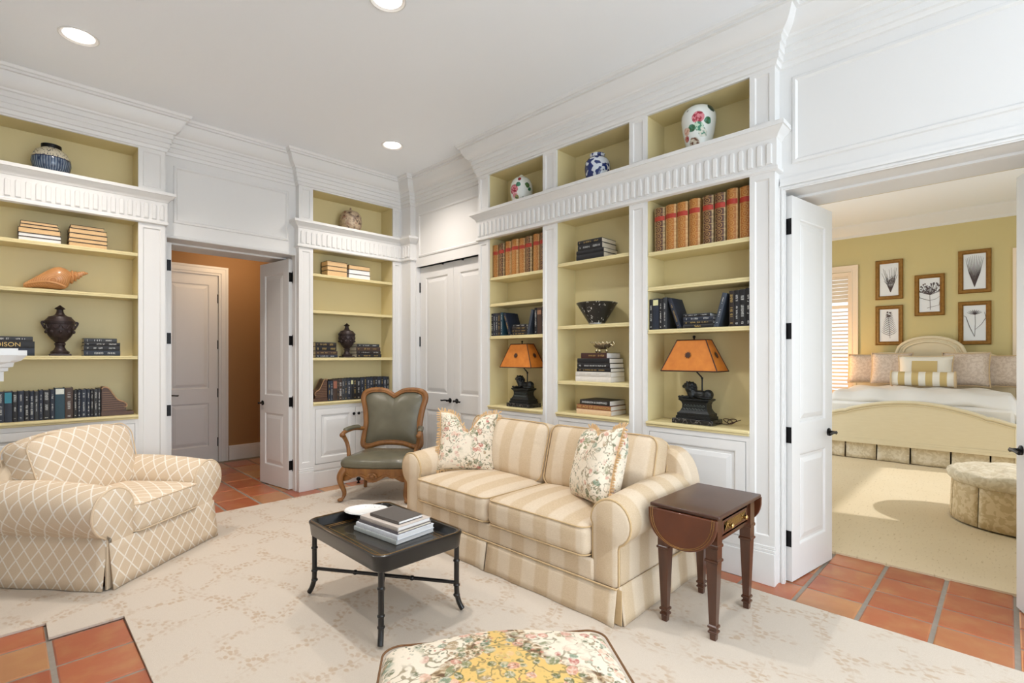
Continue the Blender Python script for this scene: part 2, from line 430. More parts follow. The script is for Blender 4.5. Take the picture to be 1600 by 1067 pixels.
# right wall (looks to -X), built in the local frame of that wall
mb = MB(); mb.T = Matrix.Translation((0, 0, 0)) @ Matrix.Rotation(RW, 4, 'Z')      # local x = -Y world, local y = X world
mb.box(-5.7, -5.07, 3.62, 3.94, 0, ZC); mb.box(-3.79, -1.035, 3.64, 3.94, 0, ZC); mb.box(-5.07, -3.79, 3.51, 3.94, 2.49, ZC); mb.box(-5.07, -3.79, 3.80, 3.94, 0, 2.49)
mb.box(-1.035, 0.24, 3.452, 3.94, 2.46, ZC); mb.box(-1.04, -1.018, 3.47, 3.94, 0, 2.46)
mb.box(0.24, 5.1, 3.452, 3.94, 0, ZC)
mb.box(-6.1, -3.79, 3.94, 3.98, 0, ZC)
mb.face(-5.085, -3.775, 2.49, ZC, [(-5.02, -3.90, 2.60, 3.12)], WALLP, y=3.50)
mb.quad((-5.085, 3.5, 2.49), (-5.085, 3.56, 2.49), (-3.775, 3.56, 2.49), (-3.775, 3.5, 2.49))
mb.face(-1.025, 5.0, 2.46, ZC, [(-0.955, 0.9, 2.61, 3.15)], WALLP, y=XR)
mb.quad((-1.025, XR, 2.46), (-1.025, 3.46, 2.46), (5.0, 3.46, 2.46), (5.0, XR, 2.46))
mb.face(0.24, 5.0, 0.0, 2.46, [(0.4, 2.4, 1.0, 2.3), (2.6, 4.8, 1.0, 2.3)], WALLP, y=XR)
wr = struct(obj('wall_right', mb, 'wall', smooth=28), 'white panelled wall around the closet and the bedroom doorway', 'wall')
cas = MB(); cas.T = Matrix.Rotation(RW, 4, 'Z')
casing(cas, -0.992, 0.222, 2.455, XR, 0.034); cas.box(-1.025, -0.995, XR, 3.465, 0, 2.46); cas.box(0.222, 0.25, XR, 3.465, 0, 2.46)
cas.box(-1.02, 0.25, XR-0.02, XR, 2.482, 2.50); cas.box(-1.02, 0.25, XR-0.012, XR, 2.50, 2.53); cas.box(-5.085, -5.06, 3.495, 3.56, 0, 2.49); cas.box(-3.80, -3.775, 3.495, 3.56, 0, 2.49)
obj('casing', cas, 'white', wr)
sm = MB(); sm.T = Matrix.Rotation(RW, 4, 'Z'); sm.box(-1.02, 0.24, 3.62, 3.65, 2.445, 2.46); obj('soffit_stop', sm, 'white', wr)
# plain corner pilaster between the second bookcase and the closet
cp = MB(); cp.box(3.43, 3.62, 5.085, 5.60, 0, 3.3); cp.T = Matrix.Rotation(RW, 4, 'Z')
struct(obj('trim_2', cp, 'white'), 'narrow white corner pilaster beside the closet doors', 'trim')
# walls out of view
mb = MB()
for a, b in ((-5.1, -4.42), (-3.18, -2.72), (-1.48, 5.7)): mb.box(-0.4, -0.3, a, b, 0, ZC)
for a, b in ((-4.42, -3.18), (-2.72, -1.48)): mb.box(-0.4, -0.3, a, b, 0, 0.38); mb.box(-0.4, -0.3, a, b, 2.86, ZC)
struct(obj('wall_fireplace', mb, 'wall'), 'white wall carrying the fireplace mantel', 'wall')
for n, wy in enumerate((-2.1, -3.8)):  # neither is visible; both are added to light the right wall
    w = thing('window_%d' % (n+6), ['nearer', 'farther'][n]+' tall unseen window added in the fireplace wall for daylight', 'window', (-0.35, wy, 0), -PI/2, kind='structure')
    fr = MB(); fr.box(-0.62, -0.57, -0.04, 0.04, 0.38, 2.86); fr.box(0.57, 0.62, -0.04, 0.04, 0.38, 2.86); fr.box(-0.57, 0.57, -0.04, 0.04, 0.38, 0.44); fr.box(-0.57, 0.57, -0.04, 0.04, 2.8, 2.86); fr.box(-0.02, 0.02, -0.03, 0.03, 0.44, 2.8)
    obj('frame', fr, 'white', w)
mb = MB()
mb.box(-0.4, 3.95, -5.1, -5.0, 2.75, ZC); mb.box(-0.4, 3.95, -5.1, -5.0, 0, 0.38)
for a, b in ((-0.4, 0.05), (1.05, 1.25), (2.25, 2.45), (3.45, 3.95)): mb.box(a, b, -5.1, -5.0, 0.38, 2.75)
struct(obj('wall_windows', mb, 'wall'), 'white wall with three tall windows behind the camera', 'wall')
MT['glass'] = (lambda k: (k.b.inputs.__getitem__('Transmission Weight').__setattr__('default_value', 1.0), k.color(C(245, 250, 250)), k.mat)[-1])(NT('window_glass', 0.02))
for n, wx in enumerate((0.55, 1.75, 2.95)):
    w = thing('window_%d' % (n+3), ['leftmost', 'middle', 'rightmost'][n]+' tall window of the wall behind the camera', 'window', (wx, -5.05, 0), kind='structure')
    fr = MB(); fr.box(-0.5, -0.45, -0.04, 0.04, 0.38, 2.75); fr.box(0.45, 0.5, -0.04, 0.04, 0.38, 2.75); fr.box(-0.45, 0.45, -0.04, 0.04, 0.38, 0.44); fr.box(-0.45, 0.45, -0.04, 0.04, 2.69, 2.75); fr.box(-0.02, 0.02, -0.03, 0.03, 0.44, 2.69)
    obj('frame', fr, 'white', w)

# hall beyond the left doorway
mb = MB(); mb.box(0.2, 1.33, 7.6, 7.7, 0, 2.95); mb.box(2.06, 3.7, 7.6, 7.7, 0, 2.95); mb.box(1.33, 2.06, 7.6, 7.7, 2.52, 2.95)
struct(obj('wall_hall_back', mb, 'hall'), 'tan brown hall wall with a white panelled door', 'wall')
mb = MB(); mb.box(0.1, 0.2, 6.0, 7.7, 0, 2.95); mb.box(3.6, 3.7, 6.0, 7.7, 0, 2.95)
struct(obj('wall_hall_sides', mb, 'hall'), 'tan brown side walls of the hall', 'wall')
struct(boxo('ceiling_hall', 0.1, 3.7, 6.0, 7.7, 2.95, 3.05, 'ceil'), 'white hall ceiling', 'ceiling')
bb = MB(); bb.box(2.18, 3.6, 7.578, 7.6, 0, 0.17); bb.box(2.18, 3.6, 7.584, 7.6, 0.17, 0.20)
struct(obj('baseboard_hall', bb, 'white', bevel=0.004), 'tall white baseboard along the hall wall', 'baseboard')
cas = MB(); casing(cas, 1.40, 2.055, 2.51, 7.6, 0.115, 0.03)
struct(obj('trim_3', cas, 'white'), 'stepped white casing around the hall door', 'trim')
l = bpy.data.lights.new('hall_lamp', 'POINT'); l.energy = 12; l.color = (1.0, 0.70, 0.42); l.shadow_soft_size = 0.15
lo = bpy.data.objects.new('hall_lamp_light', l); COL.objects.link(lo); lo.location = (2.2, 6.85, 2.75)
hl = thing('hall_ceiling_lamp', 'small ceiling lamp in the hall out of view above the door', 'ceiling light', (2.2, 6.85, 2.95))
obj('shade', MB().lathe([(0.02, 0), (0.10, -0.01), (0.14, -0.05), (0.13, -0.08)], 24, capb=False, capt=False), 'white', hl)

# ------------------------------------------------------------------ doors
def lever(parent, x, z, y, ny, dirx):
    mb = MB(); yy = y
    mb.T = Matrix.Translation((x, y, z)) @ Matrix.Rotation(PI/2 if ny < 0 else -PI/2, 4, 'X')
    mb.lathe([(0.027, 0), (0.027, 0.006), (0.02, 0.01), (0.011, 0.014), (0.011, 0.045), (0.013, 0.05), (0.0, 0.056)], 16)
    mb.T = Matrix.Translation((x, y, z))
    k = ny*0.048
    mb.tube([(0, k, 0), (dirx*0.03, k, 0.004), (dirx*0.07, k, 0.0), (dirx*0.105, k, -0.004), (dirx*0.112, k, 0.004)], [0.010, 0.009, 0.008, 0.009, 0.006], 8)
    obj('lever_handle', mb, 'black', parent)
def door(name, label, loc, rz, w, h, t=0.045, side=1, zs=(0.26, 0.93, 1.585, 2.25), hingex=0.0, levers=True, hinges=True, lz=0.90, hdir=None):
    d = thing(name, label, 'door', loc, rz, kind='structure')
    y0, y1 = (0, t) if side > 0 else (-t, 0)
    st = 0.105 if w > 0.5 else 0.09
    rects = [(st, w-st, 0.22, 0.80), (st, w-st, 0.99, h-0.13)]
    mb = MB(); mb.face(0, w, 0.008, h, rects, RAISED, y=y0, ny=-1); mb.face(0, w, 0.008, h, rects, RAISED, y=y1, ny=1)
    for a, b in (((0, y0), (0, y1)), ((w, y1), (w, y0))):
        mb.quad((a[0], b[1], 0.008), (a[0], a[1], 0.008), (a[0], a[1], h), (a[0], b[1], h))
    mb.quad((0, y0, h), (w, y0, h), (w, y1, h), (0, y1, h)); mb.quad((0, y1, 0.008), (w, y1, 0.008), (w, y0, 0.008), (0, y0, 0.008))
    obj('leaf', mb, 'white', d, smooth=25)
    if hinges:
        yk = y0 if side < 0 else y1
        for z in zs:
            hg = MB(); hg.box(-0.0035, 0.0, min(0, (y0+y1)*0.92), max(0, (y0+y1)*0.92), z-0.05, z+0.05)
            hg.tube([(-0.008, 0, z-0.062), (-0.008, 0, z+0.062)], 0.008, 8); hg.box(-0.004, 0.002, -0.03*side if side > 0 else 0, 0 if side > 0 else 0.03, z-0.05, z+0.05)
            obj('hinge', hg, 'black', d)
    if levers:
        lever(d, w-0.06, lz, y0, -1, -1); lever(d, w-0.06, lz, y1, 1, -1)
    return d
door('door_1', 'open white panelled door leaf at the left side of the bedroom doorway', (3.482, 1.008, 0), math.radians(-8.5), 0.60, 2.43, side=-1, zs=(0.274, 0.926, 1.58, 2.238))
door('door_2', 'open white panelled door leaf cut by the right edge of the picture', (3.476, -0.22, 0), math.radians(18.7), 0.58, 2.43, side=-1)
door('door_3', 'open white panelled door leaf at the right of the hall doorway', (2.182, 5.446, 0), math.radians(98.0), 0.60, 2.455, side=1, zs=(0.26, 0.936, 1.59, 2.265))
door('door_4', 'white door leaf at the left of the hall doorway, only its edge visible', (1.040, 5.43, 0), math.radians(88.0), 0.58, 2.455, side=-1, levers=False)
hd = door('door_5', 'closed white panelled door at the back of the hall', (1.402, 7.612, 0), 0, 0.652, 2.51, hinges=False, levers=False)
for z in (0.27, 0.93, 1.58, 2.2): obj('hinge', MB().box(0.643, 0.659, -0.008, 0.004, z-0.06, z+0.06), 'black', hd)
lever(hd, 0.075, 0.92, 0, -1, 1)
c1 = door('door_6', 'left leaf of the white closet doors in the corner', (3.553, 5.058, 0), RW, 0.632, 2.487, hinges=False, levers=False)
c2 = door('door_7', 'right leaf of the white closet doors next to the right bookcase', (3.553, 4.424, 0), RW, 0.622, 2.487, hinges=False, levers=False)
for z in (0.274, 0.93, 1.60, 2.25): obj('hinge', MB().tube([(-0.004, -0.004, z-0.06), (-0.004, -0.004, z+0.06)], 0.011, 8), 'black', c1); obj('hinge', MB().tube([(0.62, -0.004, z-0.06), (0.62, -0.004, z+0.06)], 0.011, 8), 'black', c2)
lever(c1, 0.575, 0.925, 0, -1, -1); lever(c2, 0.06, 0.925, 0, -1, 1)
ct = MB(); ct.T = Matrix.Rotation(RW, 4, 'Z')
for x in (-4.60, -4.24): ct.lathe([(0.012, 0), (0.012, 0.02), (0, 0.024)], 10, (x, 3.535, 2.472))
obj('ball_catch', ct, 'black', wr)

# ------------------------------------------------------------------ built-in bookcases (local x to the viewer's right, local -y into the room)
flute_me = None
def flute_mesh():
    mb = MB(); w, h = 0.017, 0.136
    def out(k, y):
        pts = [(-w+k, 0.004+k), (w-k, 0.004+k)]
        for i in range(7):
            a = PI*i/6; pts.append(((w-k)*math.cos(a), h-w+(w-k)*math.sin(a)))
        return [mb.V((x, y, z)) for x, z in pts]
    A = out(0, 0.0); B = out(0.001, -0.008); D = out(0.006, -0.011); n = len(A)
    for X, Y in ((A, B), (B, D)):
        for i in range(n): mb.F([X[i], X[(i+1) % n], Y[(i+1) % n], Y[i]])
    mb.F(D)
    m = bpy.data.meshes.new('flute'); m.from_pydata(mb.v, [], mb.f); m.materials.append(MT['white']); return m
FL = flute_mesh()
FRZ = [(0, 2.565), (0.016, 2.57), (0.022, 2.575), (0.022, 2.592), (0.014, 2.60), (0.014, 2.765), (0.02, 2.77), (0.026, 2.785), (0.034, 2.792), (0.05, 2.806), (0.062, 2.82), (0.07, 2.822), (0.07, 2.848), (0, 2.848)]
KNOB = MB(); KNOB.T = Matrix.Rotation(PI/2, 4, 'X'); KNOB.lathe([(0.007, 0), (0.006, 0.012), (0.015, 0.018), (0.017, 0.026), (0.012, 0.034), (0, 0.036)], 14)
def bookcase(name, label, loc, rz, W, stiles, shelves, cz, doors, path=None, flat_ends=()):
    b = thing(name, label, 'bookcase', loc, rz)
    DEP = 0.27
    bays = [(stiles[i][1], stiles[i+1][0]) for i in range(len(stiles)-1)]
    for i, (a, c) in enumerate(stiles):
        if c-a > 0.05:
            mb = MB(); ins = min(0.032, (c-a)*0.24)
            mb.face(a, c, 0.235, 2.57, [(a+ins, c-ins, 0.30 if cz else 0.3, 2.53)], SINK, y=0)
            mb.face(a, c, 2.845, 3.24, [(a+ins, c-ins, 2.885, 3.185)], SINK, y=0)
            mb.quad((a, 0.02, 0.235), (a, 0, 0.235), (a, 0, 3.24), (a, 0.02, 3.24)); mb.quad((c, 0, 0.235), (c, 0.02, 0.235), (c, 0.02, 3.24), (c, 0, 3.24))
            obj('pilaster', mb, 'white', b, smooth=25)
            mb = MB().box(a-0.004, c+0.004, -0.016, 0.02, 0, 0.20); mb.box(a-0.004, c+0.004, -0.010, 0.02, 0.20, 0.22); mb.box(a, c, -0.005, 0.02, 0.22, 0.24)
            obj('plinth', mb, 'white', b, bevel=0.003)
        e0 = a if i else a; e1 = c
        if i == 0: obj('side_panel', MB().box(0.0, 0.02 if c-a > 0.05 else c, 0.02, 0.30, 0, 3.24), 'white', b)
        if i == len(stiles)-1: obj('side_panel', MB().box(W-0.02, W, 0.02, 0.30, 0, 3.24), 'white', b)
        if c-a > 0.05: obj('divider', MB().box(a+(0.021 if i == 0 else 0), c-(0.021 if i == len(stiles)-1 else 0), 0.02, 0.30, 0.02, 3.24), 'yellow', b)
    for k, (a, c) in enumerate(bays):
        obj('back_panel', MB().box(a, c, DEP, DEP+0.02, cz-0.03, 3.24), 'yellow', b)
        obj('niche_top', MB().box(a, c, 0.02, DEP, 3.205, 3.24), 'yellow', b); obj('top_rail', MB().box(a, c, 0, 0.02, 3.203, 3.24), 'white', b)
        obj('niche_floor', MB().box(a, c, 0.0, DEP, 2.585, 2.8455), 'yellow', b)
        for z in shelves[k]:
            mb = MB().box(a+0.002, c-0.002, 0.03, DEP, z-0.028, z); mb.box(a+0.002, c-0.002, 0.012, 0.03, z-0.030, z-0.017); mb.box(a+0.002, c-0.002, 0.017, 0.03, z-0.017, z+0.0)
            obj('shelf', mb, 'yellow', b, bevel=0.003)
        mb = MB().box(a, c, 0.0, DEP, cz-0.022, cz); mb.box(a, c, -0.016, 0.0, cz-0.02, cz-0.003); mb.box(a, c, -0.008, 0.0, cz-0.036, cz-0.02)
        obj('counter', mb, 'yellow', b, bevel=0.004)
        nd = doors[k]; dw = (c-a-0.05)/nd; ztop = cz-0.075
        mb = MB().box(a, c, 0.012, 0.02, 0.2, cz-0.022); mb.box(a, a+0.022, 0.002, 0.012, 0.2, cz-0.022); mb.box(c-0.022, c, 0.002, 0.012, 0.2, cz-0.022); mb.box(a+0.022, c-0.022, 0.002, 0.012, ztop+0.004, cz-0.022); mb.box(a+0.022, c-0.022, 0.002, 0.012, 0.2, 0.262)
        obj('cabinet_frame', mb, 'white', b)
        for q in range(nd):
            x0 = a+0.025+q*dw+0.0015; x1 = x0+dw-0.003
            mb = MB().face(x0, x1, 0.267, ztop, [(x0+0.06, x1-0.06, 0.327, ztop-0.06)], RAISED, y=0.0)
            mb.quad((x0, 0.012, 0.267), (x0, 0, 0.267), (x0, 0, ztop), (x0, 0.012, ztop)); mb.quad((x1, 0, 0.267), (x1, 0.012, 0.267), (x1, 0.012, ztop), (x1, 0, ztop)); mb.quad((x0, 0, ztop), (x1, 0, ztop), (x1, 0.012, ztop), (x0, 0.012, ztop))
            d = obj('cabinet_door', mb, 'white', b, smooth=25)
            if nd == 2:
                kx = x1-0.028 if q == 0 else x0+0.028
                kn = MB(); kn.v = [(x+kx, y, z+ztop-0.075) for x, y, z in KNOB.v]; kn.f = KNOB.f; kn.uv = [None]*len(KNOB.f)
                obj('knob', kn, 'black', d)
        mb = MB().box(a, c, 0.0, 0.02, 0, 0.18); mb.box(a, c, 0.006, 0.02, 0.18, 0.2)
        obj('baseboard', mb, 'white', b, bevel=0.003)
    fz = MB(); fz.sweep(path or [(0, 0.09), (0, 0), (W, 0), (W, 0.09)], FRZ)
    fr = obj('frieze', fz, 'white', b, smooth=28)
    n = int(W/0.056); p = W/n
    for i in range(n):
        o = link('flute', FL, None, fr); o.location = ((i+0.5)*p, -0.0142, 2.606)
    if path:
        for q in range(3):
            o = link('flute', FL, None, fr); o.location = (W-0.0142, -0.03-(q+0.5)*0.056, 2.606); o.rotation_euler = (0, 0, RW)
    return b
u1 = bookcase('built_in_bookcase', 'left built-in white bookcase with straw yellow shelves, behind the armchair', (-0.28, YF, 0), 0, 1.289, [(0, 0.03), (1.097, 1.289)], [[2.305, 1.942, 1.426]], 0.925, [2])
u2 = bookcase('built_in_bookcase', 'narrow built-in white bookcase in the corner behind the carved leather armchair', (2.181, YF, 0), 0, 1.249, [(0, 0.15), (1.13, 1.249)], [[2.312, 1.918, 1.408]], 0.927, [2],
              path=[(0, 0.08), (0, 0), (1.249, 0), (1.249, -0.195), (1.319, -0.195)])
u3 = bookcase('built_in_bookcase', 'wide three-bay built-in white bookcase behind the sofa', (XF, 3.775, 0), RW, 2.75, [(0, 0.146), (0.852, 1.006), (1.723, 1.869), (2.60, 2.75)],
              [[2.192, 1.935, 1.620], [2.218, 1.682, 1.213], [2.190, 1.932, 1.618]], 0.945, [1, 1, 1])

# ------------------------------------------------------------------ fireplace mantel at the left edge
fm = thing('fireplace_mantel', 'white stepped mantel shelf corner poking in at the left edge', 'mantel', (-0.3, 0, 0))
MP = [(0.0, 1.30), (0.03, 1.30), (0.03, 1.345), (0.045, 1.35), (0.045, 1.365), (0.062, 1.37), (0.066, 1.39), (0.09, 1.40), (0.105, 1.42), (0.11, 1.425), (0.11, 1.45), (0, 1.45)]
sh = MB()
sh.sweep([(0, 2.70), (0.232, 2.70), (0.232, 2.88), (0.18, 2.88), (0.18, 3.50), (0.276, 3.50), (0.276, 3.62), (0, 3.62)], MP)
sh.box(0, 0.18, 2.70, 3.62, 1.30, 1.449); sh.box(0.18, 0.276, 3.50, 3.62, 1.30, 1.449); sh.box(0.18, 0.232, 2.70, 2.88, 1.30, 1.449)
obj('mantel_shelf', sh, 'white', fm, smooth=25)
obj('leg', MB().box(0, 0.18, 2.70, 2.86, 0, 1.30), 'white', fm); obj('leg', MB().box(0, 0.18, 3.46, 3.62, 0, 1.30), 'white', fm)
obj('header', MB().box(0, 0.16, 2.86, 3.46, 0.95, 1.30), 'white', fm)
obj('firebox', MB().box(0.0, 0.012, 2.86, 3.46, 0, 0.95), 'gap', fm)

# ------------------------------------------------------------------ fabrics, woods
def stripe_mat(name, axis, per=0.105):
    k = NT(name, 0.85, 0, 0.2); o = k.obj(); s = k.sep(o); w = k.noise(o, 5, 2)
    t = k.m('FRACT', k.m('ADD', k.m('MULTIPLY', s[axis], 1/(2*per)), k.m('MULTIPLY', w, 0.08)))
    f = k.m('MULTIPLY', k.step(t, 0.02, 0.09), k.step(t, 0.59, 0.52))
    weave = k.noise(k.scale(o, (1.0, 1.0, 3.5)), 95, 4)
    a = k.mix(weave, C(230, 214, 192), C(208, 188, 160)); b = k.mix(weave, C(221, 201, 172), C(194, 169, 136))
    k.color(k.mix(f, a, b)); k.bump(k.m('ADD', k.m('MULTIPLY', weave, 0.10), k.noise(k.warp(o, 3.0, 0.1), 6.5, 2)), 0.34, 0.03)
    return k.mat
MT['stripe_x'] = stripe_mat('striped_chenille', 0); MT['stripe_y'] = stripe_mat('striped_chenille_side', 1)
MT['gold_cloth'] = plain('tan_welt_cloth', C(204, 176, 134), 0.85, vary=0.1, vscale=60)
def lattice_mat():
    k = NT('tan_cloth_with_white_lattice', 0.85, 0, 0.2); s = k.sep(k.warp(k.uv(), 9.0, 0.006)); o = k.obj()
    u = k.m('MULTIPLY', s[0], 1/0.094); v = k.m('MULTIPLY', s[1], 1/0.120)
    def line(x): return k.step(k.m('ABSOLUTE', k.m('SUBTRACT', k.m('FRACT', x), 0.5)), 0.066, 0.046)
    f = k.m('MAXIMUM', line(k.m('ADD', u, v)), line(k.m('SUBTRACT', u, v)))
    base = k.mix(k.noise(o, 240, 2), C(215, 194, 166), C(229, 210, 184))
    k.color(k.mix(f, base, C(244, 236, 224))); k.bump(k.noise(o, 300, 2), 0.25, 0.003)
    return k.mat
MT['lattice'] = lattice_mat()
MT['chair_welt'] = plain('tan_welt', C(222, 200, 170), 0.85)
def wood(name, a, b, rough=0.35, sc=(1.0, 1.0, 0.15), scale=22, coat=0.2):
    k = NT(name, rough); o = k.obj(); n = k.noise(k.scale(o, sc), scale, 4)
    k.color(k.mix(n, a, b)); k.bump(n, 0.08, 0.002); k.b.inputs['Coat Weight'].default_value = coat
    return k.mat
MT['walnut'] = wood('gilded_walnut', C(94, 57, 27), C(168, 115, 60), 0.38, scale=26)
MT['mahogany'] = wood('dark_mahogany', C(48, 24, 14), C(96, 54, 32), 0.3, scale=24, coat=0.35)
MT['leathertop'] = plain('brown_leather_top', C(74, 46, 34), 0.34, vary=0.25, vscale=8, coat=0.2)
MT['leafwood'] = plain('russet_leather_leaf', C(92, 48, 26), 0.34, vary=0.3, vscale=10, coat=0.2)
MT['gilt'] = plain('worn_gilt', C(150, 112, 56), 0.45, 0.6, vary=0.3, vscale=60)
MT['brass'] = plain('polished_brass', C(214, 182, 120), 0.2, 1.0)
def leather():
    k = NT('grey_green_leather', 0.27); o = k.obj(); n = k.noise(o, 5, 3)
    k.color(k.mix(n, C(84, 82, 68), C(124, 119, 100))); k.bump(k.vor(o, 150), 0.12, 0.002); return k.mat
MT['leather'] = leather()
MT['lacquer'] = plain('black_lacquer', C(13, 12, 13), 0.3, vary=0.2, vscale=12, coat=0.25)
MT['traytop'] = plain('dark_tray_lacquer', C(34, 28, 20), 0.25, vary=0.35, vscale=7, coat=0.4)
def tapestry(name, sc, medallion=False):
    k = NT(name, 0.9, 0, 0.15); o = k.obj(); w = k.warp(o, 11*sc, 0.05/sc); s = k.sep(o)
    base = k.mix(k.noise(o, 300, 2), C(230, 216, 194), C(242, 232, 214)); col = base
    reg = k.step(k.noise(o, 5.5*sc, 2), 0.36, 0.46)
    if medallion:
        yy = k.step(k.m('ADD', s[1], k.m('MULTIPLY', k.m('SUBTRACT', k.noise(o, 9), 0.5), 0.08)), 0.25, -0.02)
        hw = k.m('ADD', 0.032, k.m('MULTIPLY', k.m('MULTIPLY', yy, yy), 0.20))
        d = k.m('SUBTRACT', k.m('ABSOLUTE', s[0]), hw)
        col = k.mix(k.step(d, 0.004, -0.004), col, C(226, 190, 118))
        sn = k.noise(k.warp(o, 12, 0.1), 38, 2)
        scroll = k.m('MULTIPLY', k.step(k.m('ABSOLUTE', k.m('SUBTRACT', d, 0.03)), 0.042, 0.032), k.step(k.noise(o, 8, 2), 0.38, 0.48))
        col = k.mix(scroll, col, k.ramp(sn, [(0.36, C(112, 88, 66)), (0.46, C(176, 150, 116)), (0.56, C(232, 216, 188)), (0.68, C(150, 122, 92))]))
    # leafy stems
    ln = k.m('ABSOLUTE', k.m('SUBTRACT', k.noise(k.warp(o, 7*sc, 0.1), 15*sc, 2), 0.5))
    col = k.mix(k.m('MULTIPLY', k.m('MULTIPLY', k.step(ln, 0.030, 0.012), reg), 0.75), col, k.mix(k.noise(o, 20*sc), C(92, 98, 70), C(164, 140, 104)))
    # leaves and blossoms
    v = k.vor(w, 24*sc); ccol = k.vor(w, 24*sc, 'Color'); ch = k.sep(ccol)
    pal = k.ramp(ch[0], [(0.0, C(96, 106, 72)), (0.2, C(134, 138, 100)), (0.40, C(206, 148, 128)), (0.54, C(224, 184, 160)), (0.66, C(172, 148, 112)), (0.80, C(190, 110, 98)), (0.90, C(132, 150, 128))], 'CONSTANT')
    rad = k.m('ADD', 0.30, k.m('MULTIPLY', ch[1], 0.22))
    leaf = k.m('MULTIPLY', k.step(k.m('SUBTRACT', v, rad), 0.05, -0.02), reg)
    petal = k.step(k.noise(w, 85*sc, 2), 0.44, 0.6)
    col = k.mix(k.m('MULTIPLY', leaf, 0.9), col, k.mix(k.m('MULTIPLY', petal, 0.55), pal, C(242, 228, 210)))
    v2 = k.vor(k.warp(o, 26*sc, 0.03), 58*sc); sp = k.m('MULTIPLY', k.step(v2, 0.36, 0.24), k.step(k.noise(o, 8*sc, 2), 0.45, 0.54))
    col = k.mix(k.m('MULTIPLY', sp, 0.8), col, k.ramp(k.sep(k.vor(k.warp(o, 26*sc, 0.03), 58*sc, 'Color'))[1], [(0, C(84, 94, 64)), (0.4, C(160, 124, 92)), (0.7, C(110, 122, 96)), (0.85, C(196, 130, 112))], 'CONSTANT'))
    k.color(col); k.bump(k.noise(o, 420, 2), 0.3, 0.002)
    return k.mat
MT['tapestry'] = tapestry('floral_tapestry', 1.0); MT['tapestry_big'] = tapestry('floral_tapestry_with_gold_medallion', 0.9, True)
MT['fringe'] = plain('gold_tassel_fringe', C(216, 180, 134), 0.8, vary=0.2, vscale=50)

# ------------------------------------------------------------------ rug
mb = MB(); poly = [(-0.3, 5.07), (-0.3, 3.62), (0.164, 3.62), (0.164, 3.42), (0.466, 3.42), (0.456, 2.2), (-0.3, 2.2), (-0.3, -5.0), (3.20, -5.0), (3.20, 5.07)]
bm = bmesh.new(); vs_ = [bm.verts.new((x, y, 0.001)) for x, y in poly]; f_ = bm.faces.new(vs_)
ex = bmesh.ops.extrude_face_region(bm, geom=[f_]); bmesh.ops.translate(bm, verts=[v for v in ex['geom'] if isinstance(v, bmesh.types.BMVert)], vec=(0, 0, 0.012))
bmesh.ops.recalc_face_normals(bm, faces=bm.faces); me = bpy.data.meshes.new('area_rug'); bm.to_mesh(me); bm.free()
tag(link('area_rug', me, MT['rug']), 'large cream carpet with tan leafy vines, cut around the hearth', 'rug')

